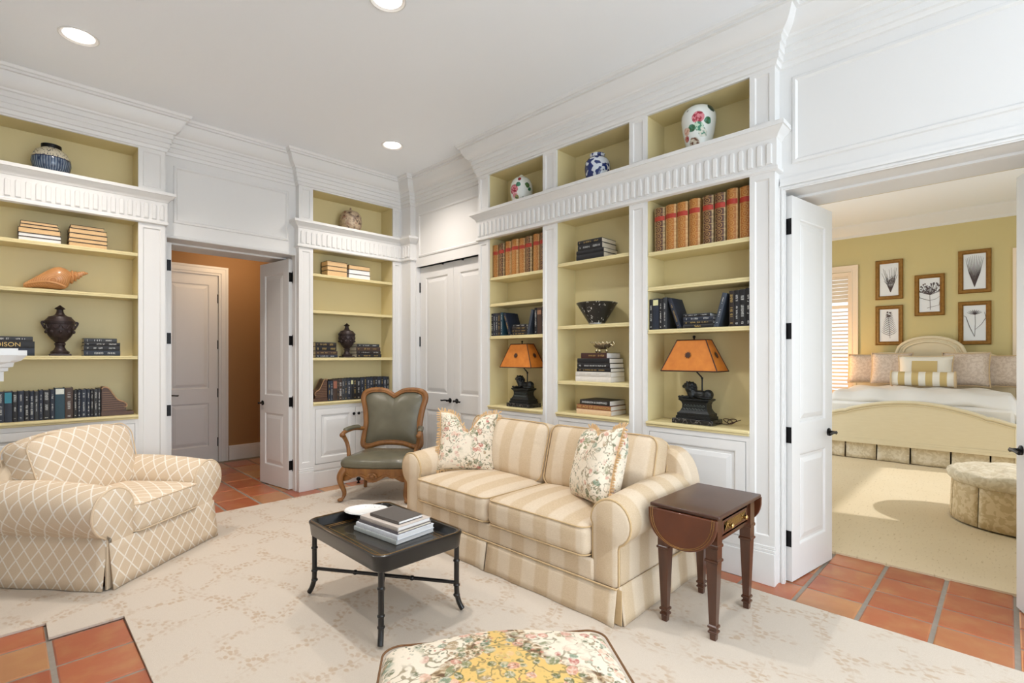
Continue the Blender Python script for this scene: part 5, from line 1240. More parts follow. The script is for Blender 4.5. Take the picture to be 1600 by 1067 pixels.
flat_stack([(0.242, 0.040, DK, 0, None, None, 'tan', PG), (0.243, 0.032, DK, 0, None, None, 'cream', 'pages_tan'), (0.240, 0.040, DK, 0.002, None, None, 'tan', PG), (0.236, 0.038, DK, 0, None, None, 'tan', PG), (0.212, 0.028, DK, -0.004, None, None, 'tan', PG)], 0.497, 5.355, 2.305, 0, 'right page-out stack in the left bookcase', GA, out=True, d=0.16)
flat_stack([(0.235, 0.066, DK, 0, None, None, 'cream', PG), (0.235, 0.048, DK, 0, None, None, 'tan', PG), (0.235, 0.056, DK, 0, None, None, 'cream', PG)], 2.643, 5.355, 2.312, 0, 'left page-out stack in the corner bookcase', GA, out=True, d=0.16)
flat_stack([(0.27, 0.056, DK, 0, None, None, 'cream', 'pages_white'), (0.265, 0.052, DK, 0, None, None, 'cream', 'pages_white'), (0.262, 0.050, DK, 0, None, None, 'tan', PG)], 2.915, 5.355, 2.312, 0, 'right page-out stack in the corner bookcase', GA, out=True, d=0.16)
GB = 'dark books lying beside the urns'
flat_stack([(0.31, 0.058, NAVY, 0.0), (0.31, 0.052, BLK, 0.0, ('EDISON', 0.045), 'ink_gold', 'gold-lettered'), (0.30, 0.036, CHAR, -0.005)], 0.022, 5.335, 1.426, 0, 'stack left of the urn, left bookcase', GB, d=0.2)
flat_stack([(0.236, 0.044, NAVY, 0.0), (0.234, 0.040, BLK, 0.0), (0.230, 0.026, BLK, 0.002), (0.212, 0.034, CHAR, -0.01)], 0.585, 5.345, 1.426, 0, 'stack right of the urn, left bookcase', GB, d=0.18)
flat_stack([(0.25, 0.032, NAVY, 0.008), (0.25, 0.042, BRN, 0.006, None, 'ink_gold'), (0.236, 0.048, BLK, 0.0, None, 'ink_gold'), (0.236, 0.046, DKB, 0.0, None, 'ink_gold')], 2.508, 5.345, 1.408, 0, 'stack left of the urn, corner bookcase', GB, d=0.19)
flat_stack([(0.318, 0.042, BLK, 0.006, None, 'ink_gold'), (0.312, 0.036, DKB, 0.0), (0.31, 0.046, BRN, -0.004, None, 'ink_gold'), (0.285, 0.034, CHAR, -0.005)], 3.027, 5.345, 1.408, 0, 'stack right of the urn, corner bookcase', GB, d=0.19)
# leather sets in the right bookcase
def leather_row(edges, z, hs_, cols, where, dx):
    for i, (a, b) in enumerate(edges):
        book('%s leather book, %s from left in the %s' % ('tan' if cols[i] else 'dark brown', ORD[i], where), (3.395, (a+b)/2+0, z+0.0005), RW, a-b-0.002, hs_[i], 0.21, MT['tan_leather'] if cols[i] else MT['brown_leather'], 'tooled leather books', leatherb=True, bulge=0.018, name='leather_book')
E_ = lambda s: [tuple(map(float, p.split('-'))) for p in s.split()]
leather_row([(a*0.9927, b*0.9927) for a, b in E_('3.655-3.584 3.575-3.494 3.481-3.407 3.398-3.304 3.296-3.221 3.217-3.132 3.116-3.045 3.038-2.958')], 2.192, [0.32, 0.325, 0.33, 0.335, 0.33, 0.335, 0.34, 0.34], [1, 0, 1, 1, 1, 0, 1, 0], 'left bay of the wide bookcase', 0)
leather_row([(a*0.9927, b*0.9927) for a, b in E_('1.887-1.804 1.799-1.714 1.709-1.627 1.618-1.538 1.520-1.443 1.435-1.361 1.354-1.281 1.269-1.19')], 2.190, [0.325, 0.33, 0.33, 0.335, 0.335, 0.335, 0.345, 0.34], [0, 1, 1, 1, 0, 0, 1, 1], 'right bay of the wide bookcase', 0)
# middle bay
GM = 'books stacked in the middle bay'
flat_stack([(0.27, 0.048, BLK, 0, None, None, 'plain black'), (0.27, 0.034, BLK, 0, None, None, 'plain black'), (0.24, 0.046, BLK, 0.0), (0.24, 0.036, BLK, -0.002, None, 'ink_gold')], 3.385, 2.445, 2.218, RW, 'black stack on the upper middle-bay shelf', GM, d=0.21)
WB = (222, 216, 206)
flat_stack([(0.35, 0.042, WB, 0, None, None, 'white'), (0.345, 0.040, (206, 200, 190), 0.0, None, 'ink_white', 'ivory'), (0.33, 0.030, BLK, 0.006, None, 'ink_gold'), (0.32, 0.040, BLK, 0.004), (0.315, 0.040, BLK, 0.002, None, None, 'plain black'), (0.25, 0.045, (60, 30, 24), 0.008, None, 'ink_gold', 'maroon')][0:6], 3.385, 2.415, 1.213, RW, 'stack under the silver shell dish', GM, d=0.21, pages='pages_white')
flat_stack([(0.34, 0.040, (222, 190, 152), 0.0, None, None, 'peach'), (0.335, 0.038, (142, 88, 56), 0.0, ('THE AGE OF EXPANSION', 0.030), 'ink_gold', 'copper brown'), (0.29, 0.042, (36, 30, 28), 0.012, ('ANDERSON & SHEPPARD', 0.022), 'ink_white', 'white-lettered')], 3.385, 2.41, 0.945, RW, 'stack on the middle-bay counter', GM, d=0.23, pages='pages_white')
# dark books on the third shelf of the outer bays
def shelf_group(ys_, z, tl, hs_, cols, where, mir):
    g = 'dark books in the '+where
    return g
def upright(y1, y0, z, h, col, label, g, d=0.17, x=3.385, **kw):
    book(label, (x, (y1+y0)/2, z+0.0005), RW, y1-y0-0.0015, h, d, cover(col), g, **kw)
g = 'dark books in the right bay'; z = 1.618
for i, (a, b, h, c) in enumerate([(1.903, 1.874, 0.225, BLK), (1.874, 1.826, 0.228, NAVY), (1.826, 1.795, 0.225, BLK), (1.795, 1.762, 0.232, CHAR)]):
    upright(a, b, z, h, c, '%s upright book%s, %s from the left in the right bay' % (CN[c], ' with a pale title panel' if i == 1 else '', ORD[i]), g, panel=(0.78, 0.96, (214, 210, 160)) if i == 1 else None, marks=0 if i == 1 else 1)
book('navy book leaning to the left in the right bay above the lion lamp', (3.385, 1.668, z+0.0005), RW, 0.030, 0.225, 0.17, cover(NAVY), g, tilt=math.radians(-19), ink='ink_gold')
flat_stack([(0.215, 0.026, BLK, 0, ('Safari', 0.020), 'ink_gold', 'script-titled'), (0.21, 0.026, BLK, 0, None, 'ink_gold'), (0.21, 0.026, NAVY, 0), (0.19, 0.024, BLK, -0.01)], 3.385, 1.532, z, RW, 'short stack in the right bay', g, d=0.16, pages='pages_white')
book('slate book leaning to the right in the right bay above the lion lamp', (3.385, 1.405, z+0.0005), RW, 0.032, 0.23, 0.17, cover((58, 66, 78)), g, tilt=math.radians(15), ink='ink_white')
for i, (a, b, h, c) in enumerate([(1.318, 1.285, 0.235, DKB), (1.285, 1.25, 0.238, BLK), (1.25, 1.213, 0.24, BLK), (1.213, 1.178, 0.245, BLK)]):
    upright(a, b, z, h, c, '%s upright book, %s from the right in the right bay' % (CN[c], ORD[3-i]), g, ink='ink_gold' if i == 0 else 'ink_white')
g = 'dark books in the left bay'; z = 1.620
for i, (a, b, h, c) in enumerate([(3.628, 3.598, 0.22, BLK), (3.598, 3.565, 0.222, NAVY), (3.565, 3.533, 0.222, CHAR), (3.533, 3.497, 0.222, DKB), (3.497, 3.465, 0.225, TEAL)]):
    upright(a, b, z, h, c, '%s upright book, %s from left in left bay of the wide bookcase' % (CN[c], ORD[i]), g, ink='ink_gold' if i == 3 else 'ink_white')
book('navy book leaning to the left in the left bay of the wide bookcase', (3.385, 3.372, z+0.0005), RW, 0.030, 0.22, 0.17, cover(NAVY), g, tilt=math.radians(-19), ink='ink_gold')
flat_stack([(0.19, 0.026, BLK, 0, None, 'ink_gold'), (0.19, 0.026, DKB, 0, None, 'ink_gold'), (0.185, 0.026, DKB, 0, None, 'ink_gold'), (0.17, 0.022, BLK, 0)], 3.385, 3.245, z, RW, 'short stack in the wide bookcase left bay', g, d=0.16)
book('slate book leaning to the right in the left bay of the wide bookcase', (3.385, 3.137, z+0.0005), RW, 0.028, 0.23, 0.17, cover((58, 66, 78)), g, tilt=math.radians(14), marks=0)
for i, (a, b, h, c) in enumerate([(3.055, 3.022, 0.24, BLK), (3.022, 2.966, 0.24, BRN), (2.966, 2.928, 0.245, BLK)]):
    upright(a, b, z, h, c, '%s upright book, %s from right in left bay of the wide bookcase' % (CN[c], ORD[2-i]), g, panel=(0.74, 0.9, (150, 110, 84)) if i == 1 else None, marks=0 if i == 1 else 1)
# coffee table books
g = 'books on the tray table'; cz = 0.4135; RT = math.radians(-84)
for k, (L, D_, t, col, dx, dy, pg, look) in enumerate([(0.385, 0.272, 0.024, (196, 202, 200), 0.0, 0.0, 'pages_white', 'pale grey book, bottom'), (0.375, 0.262, 0.026, (232, 234, 240), -0.01, -0.004, 'pages_white', 'white book, second from the bottom'), (0.35, 0.245, 0.016, (96, 90, 92), -0.01, 0.004, 'pages', 'grey book, middle one'), (0.34, 0.235, 0.022, (206, 194, 184), -0.012, 0.006, 'pages_white', 'taupe book, second from the top'), (0.255, 0.175, 0.018, (84, 78, 74), -0.02, 0.01, 'pages_white', 'small dark grey book, topmost')]):
    r = book(look+' of the stack on the tray table', (1.592+dx*0-D_/2*math.cos(0)*1.0+0.0, 2.515+dx, cz), RT, t-0.0008, L, D_, cover(col), g, flat=True, marks=0, pages=pg, bulge=0.0015)
    cz += t

# ------------------------------------------------------------------ ceramics and ornaments
def vase_floral(name, flowers, base=C(222, 226, 222)):
    """white glaze with painted flowers: (theta, z, radius, colour) in object space"""
    k = NT(name, 0.18); o = k.obj(); w = k.warp(o, 22, 0.02); s = k.sep(w); col = k.mix(k.noise(o, 9), base, C(232, 234, 228))
    for (x, y, z, r, c, c2) in flowers:
        d = k.n('ShaderNodeVectorMath', (w, (x, y, z)), operation='DISTANCE').outputs['Value']
        col = k.mix(k.step(d, r, r*0.86), col, k.mix(k.step(k.noise(w, 55, 2), 0.45, 0.56), c, c2))
    k.color(col); return k.mat
RED, PNK, GRN, TLG = C(158, 40, 56), C(214, 130, 140), C(58, 96, 62), C(70, 130, 104)
def jar(name, label, loc, prof, mat, rz=0.0, rim=None, stand=None, group=None, seg=36, sx=1.0):
    t = thing(name, label, 'vase', loc, rz, group)
    obj('body', MB().lathe(prof, seg, capt=False), mat, t, smooth=60)
    top = prof[-1]
    if rim: obj('rim', MB().lathe(rim[0], seg, capb=False, capt=False), rim[1], t, smooth=50)
    if stand: obj('stand', MB().lathe(stand, 28), 'black', t, smooth=40)
    return t
VG = 'vases in the upper niches'
def blue_jar_mat():
    k = NT('blue_crackle_glaze', 0.16); o = k.obj(); s = k.sep(o); a = k.m('ARCTAN2', s[1], s[0])
    fl = k.m('SINE', k.m('MULTIPLY', a, 44.0)); low = k.mix(k.step(fl, -0.2, 0.7), C(64, 82, 108), C(128, 142, 158)); low = k.mix(k.step(k.noise(k.scale(o, (1, 1, 0.2)), 60, 2), 0.5, 0.7), low, C(40, 52, 80))
    up = k.mix(k.step(k.vor(o, 75), 0.28, 0.34), C(36, 40, 62), C(206, 198, 176)); up = k.mix(k.step(k.noise(o, 14, 1), 0.62, 0.66), up, C(34, 56, 120))
    col = k.mix(k.step(s[2], 0.128, 0.133), low, up); col = k.mix(k.step(k.m('ABSOLUTE', k.m('SUBTRACT', s[2], 0.131)), 0.004, 0.003), col, C(32, 38, 70))
    k.color(col); return k.mat
jar('ginger_jar', 'squat blue striped jar with dark rim in the upper niche of the left bookcase', (0.276, 5.41, 2.8485), [(0.07, 0), (0.085, 0.01), (0.112, 0.05), (0.122, 0.10), (0.118, 0.145), (0.095, 0.19), (0.066, 0.212), (0.058, 0.218)], blue_jar_mat(), rim=([(0.057, 0.21), (0.062, 0.218), (0.062, 0.245), (0.056, 0.248), (0.05, 0.24), (0.048, 0.20)], 'black'), group=VG)
def tawny_mat():
    k = NT('tawny_mottled_glaze', 0.3); o = k.obj(); n = k.noise(k.warp(o, 10, 0.1), 16, 3); col = k.ramp(n, [(0.32, C(66, 42, 34)), (0.42, C(150, 128, 108)), (0.52, C(200, 178, 148)), (0.6, C(172, 150, 130)), (0.7, C(150, 96, 78))])
    col = k.mix(k.step(k.noise(k.warp(o, 30, 0.04), 26, 1), 0.66, 0.69), col, C(36, 22, 18)); k.color(col); return k.mat
jar('melon_jar', 'round mottled brown jar in the upper niche of the corner bookcase', (2.832, 5.41, 2.8485), [(0.06, 0), (0.09, 0.02), (0.118, 0.07), (0.125, 0.13), (0.115, 0.19), (0.085, 0.235), (0.045, 0.25), (0.02, 0.252), (0.012, 0.262), (0.012, 0.285), (0.004, 0.29)], tawny_mat(), group=VG)
# local frame of the right wall: -y looks into the room
v1 = vase_floral('pink_rose_porcelain', [(-0.075, -0.075, 0.14, 0.05, RED, PNK), (-0.065, -0.08, 0.08, 0.034, PNK, C(226, 200, 196)), (-0.03, -0.10, 0.18, 0.026, GRN, TLG), (-0.05, -0.09, 0.06, 0.026, GRN, C(150, 140, 90)), (0.055, -0.09, 0.175, 0.026, GRN, C(90, 120, 70)), (0.075, -0.07, 0.14, 0.022, GRN, TLG), (-0.02, -0.09, 0.235, 0.02, RED, C(120, 50, 40)), (0.02, -0.1, 0.06, 0.016, GRN, GRN)])
PB = [(0.065, 0.012), (0.08, 0.03), (0.10, 0.09), (0.108, 0.15), (0.103, 0.20), (0.085, 0.245), (0.055, 0.268), (0.03, 0.274), (0.026, 0.285), (0.012, 0.298), (0.004, 0.30)]
jar('porcelain_jar', 'white porcelain jar with pink rose in the left upper niche of the wide bookcase', (3.475, 3.30, 2.8485), PB, v1, math.radians(-46.5), stand=[(0.075, 0), (0.07, 0.014)], group=VG)
def bw_mat():
    k = NT('blue_and_white_porcelain', 0.15); o = k.obj(); w = k.warp(o, 16, 0.03); n = k.noise(w, 21, 1); s = k.sep(o)
    col = k.mix(k.step(n, 0.49, 0.52), C(214, 220, 228), C(26, 44, 104)); ring = k.step(k.m('ABSOLUTE', k.m('SUBTRACT', s[2], 0.212)), 0.008, 0.006); col = k.mix(ring, col, C(40, 56, 100)); k.color(col); return k.mat
jar('porcelain_jar', 'blue and white porcelain jar in the middle upper niche', (3.475, 2.43, 2.8485), [(0.07, 0), (0.08, 0.01), (0.098, 0.07), (0.106, 0.13), (0.10, 0.18), (0.075, 0.212), (0.06, 0.222), (0.06, 0.24), (0.064, 0.246), (0.058, 0.248), (0.052, 0.24), (0.05, 0.2)], bw_mat(), math.radians(-55), group=VG)
v3 = vase_floral('peony_porcelain', [(-0.005, -0.11, 0.225, 0.042, RED, PNK), (0.0, -0.11, 0.165, 0.034, TLG, C(190, 214, 190)), (-0.045, -0.095, 0.16, 0.028, TLG, GRN), (0.055, -0.09, 0.20, 0.028, TLG, GRN), (0.03, -0.1, 0.12, 0.035, TLG, C(214, 214, 200)), (-0.085, -0.06, 0.10, 0.026, RED, C(200, 120, 100)), (-0.08, -0.07, 0.15, 0.03, C(196, 140, 120), C(222, 190, 170)), (-0.03, -0.09, 0.06, 0.04, C(110, 70, 52), C(206, 196, 176)), (0.075, -0.06, 0.29, 0.034, C(40, 60, 54), C(52, 80, 70)), (-0.06, -0.07, 0.285, 0.02, C(30, 34, 34), C(40, 44, 40))])
jar('porcelain_jar', 'tall white porcelain jar with red peony in the right upper niche', (3.475, 1.565, 2.8485), [(0.072, 0.016), (0.08, 0.03), (0.092, 0.09), (0.108, 0.17), (0.117, 0.235), (0.115, 0.275), (0.098, 0.312), (0.065, 0.335), (0.03, 0.342), (0.01, 0.343)], v3, math.radians(-65.7), stand=[(0.085, 0), (0.078, 0.018)], group=VG)

MT['bronze'] = plain('dark_bronze', C(52, 40, 40), 0.42, 0.25, vary=0.35, vscale=30, bump=0.5, bscale=60)
def urn(label, loc, H, W, handles):
    t = thing('lidded_urn', label, 'urn', loc, 0, 'lidded urns'); s = H/0.405; k = W/0.088
    pr = lambda a: [(r*k, z*s) for r, z in a]
    mb = MB().box(-0.065*k, 0.065*k, -0.065*k, 0.065*k, 0, 0.016*s); obj('plinth', mb, 'bronze', t, bevel=0.003)
    obj('foot', MB().lathe(pr([(0.055, 0.016), (0.058, 0.03), (0.038, 0.045), (0.028, 0.07), (0.03, 0.085), (0.034, 0.09), (0.034, 0.098), (0.028, 0.104), (0.045, 0.125), (0.058, 0.14)]), 28, lobes=10, amp=0.03), 'bronze', t, smooth=40)
    obj('bowl', MB().lathe(pr([(0.05, 0.138), (0.062, 0.145), (0.076, 0.17), (0.086, 0.20), (0.09, 0.235), (0.088, 0.25), (0.092, 0.255), (0.092, 0.268)]), 32), 'bronze', t, smooth=40)
    obj('lid', MB().lathe(pr([(0.094, 0.267), (0.096, 0.275), (0.088, 0.285), (0.074, 0.302), (0.07, 0.31), (0.045, 0.318), (0.03, 0.33), (0.022, 0.35), (0.02, 0.368), (0.034, 0.374), (0.026, 0.384), (0.012, 0.395), (0.002, 0.405)]), 32), 'bronze', t, smooth=40)
    g = MB()
    for q in range(10):
        a = 2*PI*q/10; g.tube([(0.088*k*math.cos(a+d), 0.088*k*math.sin(a+d), (0.225+z)*s) for d, z in ((-0.3, 0.02), (-0.15, -0.004), (0, -0.012), (0.15, -0.004), (0.3, 0.02))], 0.006*k, 6); g.ellipsoid((0.085*k*math.cos(a+0.3), 0.085*k*math.sin(a+0.3), 0.19*s), (0.012*k, 0.012*k, 0.014*s), 8, 6)
    tag(obj('garland_relief', g, 'bronze', t, smooth=60), kind='stuff')
    if handles:
        for sg in (-1, 1): obj('handle', MB().tube(catmull([(sg*0.085, 0, 0.21), (sg*0.098, 0, 0.235), (sg*0.108, 0, 0.262), (sg*0.098, 0, 0.27), (sg*0.09, 0, 0.255)], 4, False), 0.007, 8), 'bronze', t, smooth=60)
urn('dark carved lidded urn with side scrolls in the left bookcase', (0.327, 5.405, 1.4265), 0.405, 0.088, True)
urn('slimmer dark lidded urn in the corner bookcase', (2.781, 5.405, 1.4085), 0.395, 0.088, False)

# carved wooden conch
def conch_mat():
    k = NT('ringed_pale_wood', 0.35); o = k.obj(); w = k.warp(o, 5, 0.06); d = k.n('ShaderNodeVectorMath', (w, (-0.03, -0.11, 0.06)), operation='DISTANCE').outputs['Value']
    f = k.m('FRACT', k.m('MULTIPLY', d, 75.0)); k.color(k.mix(k.step(f, 0.3, 0.9), C(206, 152, 100), C(178, 118, 70))); k.b.inputs['Coat Weight'].default_value = 0.2; return k.mat
cs_ = thing('carved_conch', 'pale carved wooden conch shell on the middle shelf of the left bookcase', 'shell', (0.305, 5.40, 1.9425))
axis = [(-0.19, 0.028, 0.014), (-0.17, 0.034, 0.024), (-0.14, 0.048, 0.036), (-0.10, 0.068, 0.052), (-0.055, 0.085, 0.072), (-0.015, 0.098, 0.088), (0.02, 0.102, 0.092), (0.05, 0.104, 0.083), (0.07, 0.106, 0.066), (0.078, 0.112, 0.052)]
zz = []
for q in range(5):
    r0 = 0.056*(0.76**q); xx = 0.083+0.024*q - 0.0018*q*q; zz += [(xx, 0.118+0.009*q, r0*0.84), (xx+0.008, 0.120+0.009*q, r0), (xx+0.017, 0.122+0.009*q, r0*0.93)]
axis += zz + [(0.195, 0.162, 0.003)]
mb = MB(); rows = []
for (x, z, r) in axis: rows.append([mb.V((x, r*1.0*math.cos(2*PI*i/20)*0.9, max(0.0005, z+r*math.sin(2*PI*i/20)))) for i in range(20)])
for j in range(len(rows)-1):
    for i in range(20): mb.F([rows[j][i], rows[j+1][i], rows[j+1][(i+1) % 20], rows[j][(i+1) % 20]])
mb.F(rows[0]); mb.F(rows[-1][::-1]); obj('shell_body', mb, conch_mat(), cs_, smooth=45, weld=True)
mb = MB().tube(catmull([(-0.185, -0.02, 0.03), (-0.13, -0.045, 0.05), (-0.06, -0.076, 0.06), (0.0, -0.088, 0.05), (0.05, -0.075, 0.03)], 4, False), 0.009, 8); obj('lip', mb, CV.get('x') or plain('pale_wood', C(198, 144, 92), 0.4), cs_, smooth=60)

# carved bookends
MT['bookend'] = plain('carved_brown_wood', C(84, 58, 44), 0.45, vary=0.25, vscale=30); MT['bookend_edge'] = plain('worn_wood_edge', C(170, 132, 96), 0.5)
MT['bookend_rib'] = plain('ribbed_brown_wood', C(118, 86, 64), 0.5)
def bookend(label, loc, w, h, mir, depth=0.12):
    t = thing('carved_bookend', label, 'bookend', loc, 0, 'carved bookends'); s = -1 if mir else 1
    obj('base', MB().box(*( (-w/2, w/2) ), 0, depth, 0, h*0.13), 'bookend', t, bevel=0.003)
    c = catmull([(-w/2+0.004, h*0.94, 0), (-w/2+0.02, h, 0), (-w/2+0.05, h*0.95, 0), (-w/2+0.075, h*0.78, 0), (-w/2+0.11, h*0.55, 0), (-w/2+0.15, h*0.46, 0), (-w/2+0.172, h*0.36, 0), (-w/2+0.165, h*0.28, 0), (-w/2+0.15, h*0.30, 0)], 5, False)
    k = w/0.22
    c = [Vector(((p.x+w/2)*k-w/2, p.y, 0)) for p in c]
    poly = [(p.x, p.y) for p in c[:-6]] + [(c[-7].x, h*0.13), (-w/2+0.004, h*0.13)]
    mb = MB().prism([(s*a, b) for a, b in (poly if not mir else poly[::-1])], lambda a, b, d: (a, d, b), depth, 0.006); obj('scroll_panel', mb, 'bookend', t, smooth=30)
    mb = MB()
    for yy in (0.006, depth): mb.tube([(s*p.x, yy, p.y) for p in c], 0.0055, 6)
    obj('scroll_moulding', mb, 'bookend_edge', t, smooth=60)
    g = MB()
    for q in range(9):
        z = h*(0.2+0.075*q); xr = max([p.x for p in c if p.y > z] or [-w/2+0.02]); g.box(min(s*(-w/2+0.01), s*(xr-0.012)), max(s*(-w/2+0.01), s*(xr-0.012)), 0.001, 0.008, z, z+h*0.03)
    tag(obj('ribbing', g, 'bookend_rib', t), kind='stuff')
bookend('carved scroll bookend at the right end of the book row above the armchair', (0.686, 5.345, 0.9255), 0.22, 0.24, False)
bookend('carved scroll bookend at the left end of the corner bookcase row', (2.434, 5.345, 0.9275), 0.182, 0.245, True)

# black bowl, silver shell dish, china dish
def bowl_mat():
    k = NT('black_glaze_with_white_strokes', 0.3); o = k.obj(); s = k.sep(o); w = k.warp(o, 20, 0.02); a = k.m('ARCTAN2', s[1], s[0]); q = k.comb(k.m('MULTIPLY', a, 1.6), k.m('MULTIPLY', s[2], 11.0), 0.0)
    v = k.vor(q, 3.2); n = k.noise(k.scale(w, (2.0, 2.0, 1.0)), 40, 1); m = k.m('MULTIPLY', k.step(v, 0.36, 0.28), k.step(n, 0.52, 0.56)); k.color(k.mix(m, C(26, 27, 28), C(196, 194, 188))); return k.mat
bw = thing('black_bowl', 'flared black bowl with white strokes on the middle-bay shelf', 'bowl', (3.438, 2.41, 1.6825), RW)
obj('bowl_body', MB().lathe([(0.062, 0.0), (0.066, 0.012), (0.09, 0.05), (0.125, 0.105), (0.163, 0.168), (0.170, 0.174), (0.165, 0.178), (0.155, 0.168), (0.115, 0.10), (0.08, 0.05), (0.05, 0.02), (0.002, 0.015)], 40, capt=False), bowl_mat(), bw, smooth=50)
obj('foot_ring', MB().lathe([(0.064, 0.001), (0.068, 0.004), (0.067, 0.012)], 32, capb=False, capt=False), 'chrome', bw)
MT['silver'] = plain('tarnished_silver_gilt', C(206, 196, 164), 0.25, 0.9, vary=0.3, vscale=25)
sd = thing('shell_dish', 'silver scallop shell dish on top of the book stack in the middle bay', 'dish', (3.47, 2.385, 1.451), RW)
mb = MB()
def shell(u, v):
    a = -1.35+2.7*u; r = 0.02+0.105*v*(0.85+0.15*math.cos(a)); rib = 1+0.05*math.cos(a*22)*v
    return (r*rib*math.sin(a)*1.05, 0.02-r*rib*math.cos(a)*0.5, 0.03+0.055*v**2 + 0.01*math.cos(a*22)*v*0.6)
mb.grid(shell, 60, 8); o = obj('shell_bowl', mb, 'silver', sd, smooth=60); m = o.modifiers.new('s', 'SOLIDIFY'); m.thickness = 0.004
obj('scroll', MB().tube(catmull([(0.09, 0.0, 0.075), (0.115, -0.01, 0.09), (0.128, -0.01, 0.075), (0.118, -0.01, 0.058), (0.10, -0.01, 0.065)], 4, False), 0.007, 8), 'silver', sd, smooth=60)
for x in (-0.05, 0.0, 0.05): obj('foot', MB().ellipsoid((x, 0.0 if x else -0.03, 0.016), (0.012, 0.012, 0.016), 10, 8), 'silver', sd)
def china_mat():
    k = NT('white_china_with_sprig_border', 0.12); o = k.obj(); s = k.sep(o); r = k.m('SQRT', k.m('ADD', k.m('POWER', k.m('MULTIPLY', s[0], 1/0.107), 2.0), k.m('POWER', k.m('MULTIPLY', s[1], 1/0.138), 2.0)))
    v = k.step(k.vor(k.warp(o, 30, 0.02), 70), 0.26, 0.18); m = k.m('MULTIPLY', v, k.m('MULTIPLY', k.step(r, 0.72, 0.76), k.step(r, 0.97, 0.94))); k.color(k.mix(m, C(236, 236, 234), C(150, 148, 120))); return k.mat
cd = thing('oval_china_dish', 'oval white china dish on a black foot on the tray table', 'dish', (1.590, 2.835, 0.4130), math.radians(38))
obj('dish_body', MB().lathe([(0.03, 0.030), (0.055, 0.034), (0.078, 0.042), (0.095, 0.052), (0.107, 0.056), (0.105, 0.060), (0.092, 0.056), (0.08, 0.047), (0.05, 0.040), (0.001, 0.038)], 48, sx=1.0, sy=1.29, lobes=16, amp=0.012, capt=False), china_mat(), cd, smooth=50)
obj('foot', MB().lathe([(0.05, 0.0), (0.05, 0.006), (0.03, 0.012), (0.03, 0.024), (0.05, 0.031)], 32, sy=1.2), 'lacquer', cd, smooth=40)

# ------------------------------------------------------------------ lion lamps
def marble():
    k = NT('black_veined_marble', 0.2); o = k.obj(); n = k.noise(k.warp(o, 8, 0.2), 14, 3); k.color(k.mix(k.step(k.m('ABSOLUTE', k.m('SUBTRACT', n, 0.5)), 0.02, 0.0), C(26, 27, 28), C(120, 116, 108))); return k.mat
MT['marble'] = marble(); MT['dark_metal'] = plain('verdigris_black_bronze', C(34, 36, 36), 0.38, 0.45, vary=0.4, vscale=40, bump=0.4, bscale=90)
MT['relief_highlight'] = plain('verdigris_highlight', C(78, 84, 80), 0.45, 0.4)  # lighter greenish metal; highlights on the relief are put into its colour
def shade_mat():
    k = NT('amber_parchment', 0.55); o = k.obj(); n = k.noise(o, 16, 4); col = k.mix(n, C(176, 92, 24), C(222, 140, 52)); k.color(col)
    k.b.inputs['Emission Color'].default_value = C(226, 128, 36); k.b.inputs['Emission Strength'].default_value = 0.0; return k.mat
MT['shade'] = shade_mat(); MT['shade_edge'] = plain('dark_shade_binding', C(62, 34, 20), 0.6)
def remeshed(mb, vox, name='lion'):
    me = bpy.data.meshes.new(name); me.from_pydata(mb.v, [], mb.f); o = bpy.data.objects.new(name, me); COL.objects.link(o)
    m = o.modifiers.new('r', 'REMESH'); m.mode = 'VOXEL'; m.voxel_size = vox; s = o.modifiers.new('s', 'SMOOTH'); s.factor = 0.5; s.iterations = 2
    dg = bpy.context.evaluated_depsgraph_get(); dg.update(); r = bpy.data.meshes.new_from_object(o.evaluated_get(dg)); bpy.data.objects.remove(o, do_unlink=True); bpy.data.meshes.remove(me); return r
lm = MB(); E3 = lm.ellipsoid
E3((0.03, 0, 0.035), (0.085, 0.036, 0.036)); E3((0.10, 0, 0.038), (0.045, 0.044, 0.042)); E3((-0.045, 0, 0.055), (0.045, 0.036, 0.05)); E3((-0.062, 0, 0.085), (0.042, 0.042, 0.046)); E3((-0.075, 0, 0.105), (0.034, 0.034, 0.034)); E3((-0.107, -0.004, 0.098), (0.024, 0.017, 0.017)); E3((-0.098, 0, 0.116), (0.018, 0.02, 0.014))
for sg in (-1, 1):
    E3((-0.092, sg*0.024, 0.010), (0.055, 0.012, 0.011)); E3((-0.145, sg*0.024, 0.011), (0.016, 0.014, 0.012)); E3((0.075, sg*0.042, 0.014), (0.05, 0.013, 0.014)); E3((-0.078, sg*0.022, 0.135), (0.009, 0.007, 0.010)); E3((-0.035, sg*0.03, 0.035), (0.022, 0.014, 0.034))
rl = random.Random(4)
for q in range(46):
    a, b = rl.uniform(0, 2*PI), rl.uniform(-0.5, 1.2); E3((-0.056+0.036*math.cos(a)*math.cos(b)+0.01, 0.042*math.sin(a)*math.cos(b), 0.082+0.05*math.sin(b)), (0.011, 0.011, 0.014), 8, 6)
lm.tube(catmull([(0.13, 0.02, 0.02), (0.14, -0.03, 0.012), (0.10, -0.056, 0.012), (0.06, -0.056, 0.012)], 4, False), 0.007, 6)
LION = remeshed(lm, 0.0042)
LION.materials.append(MT['dark_metal']); LION.polygons.foreach_set('use_smooth', [True]*len(LION.polygons))
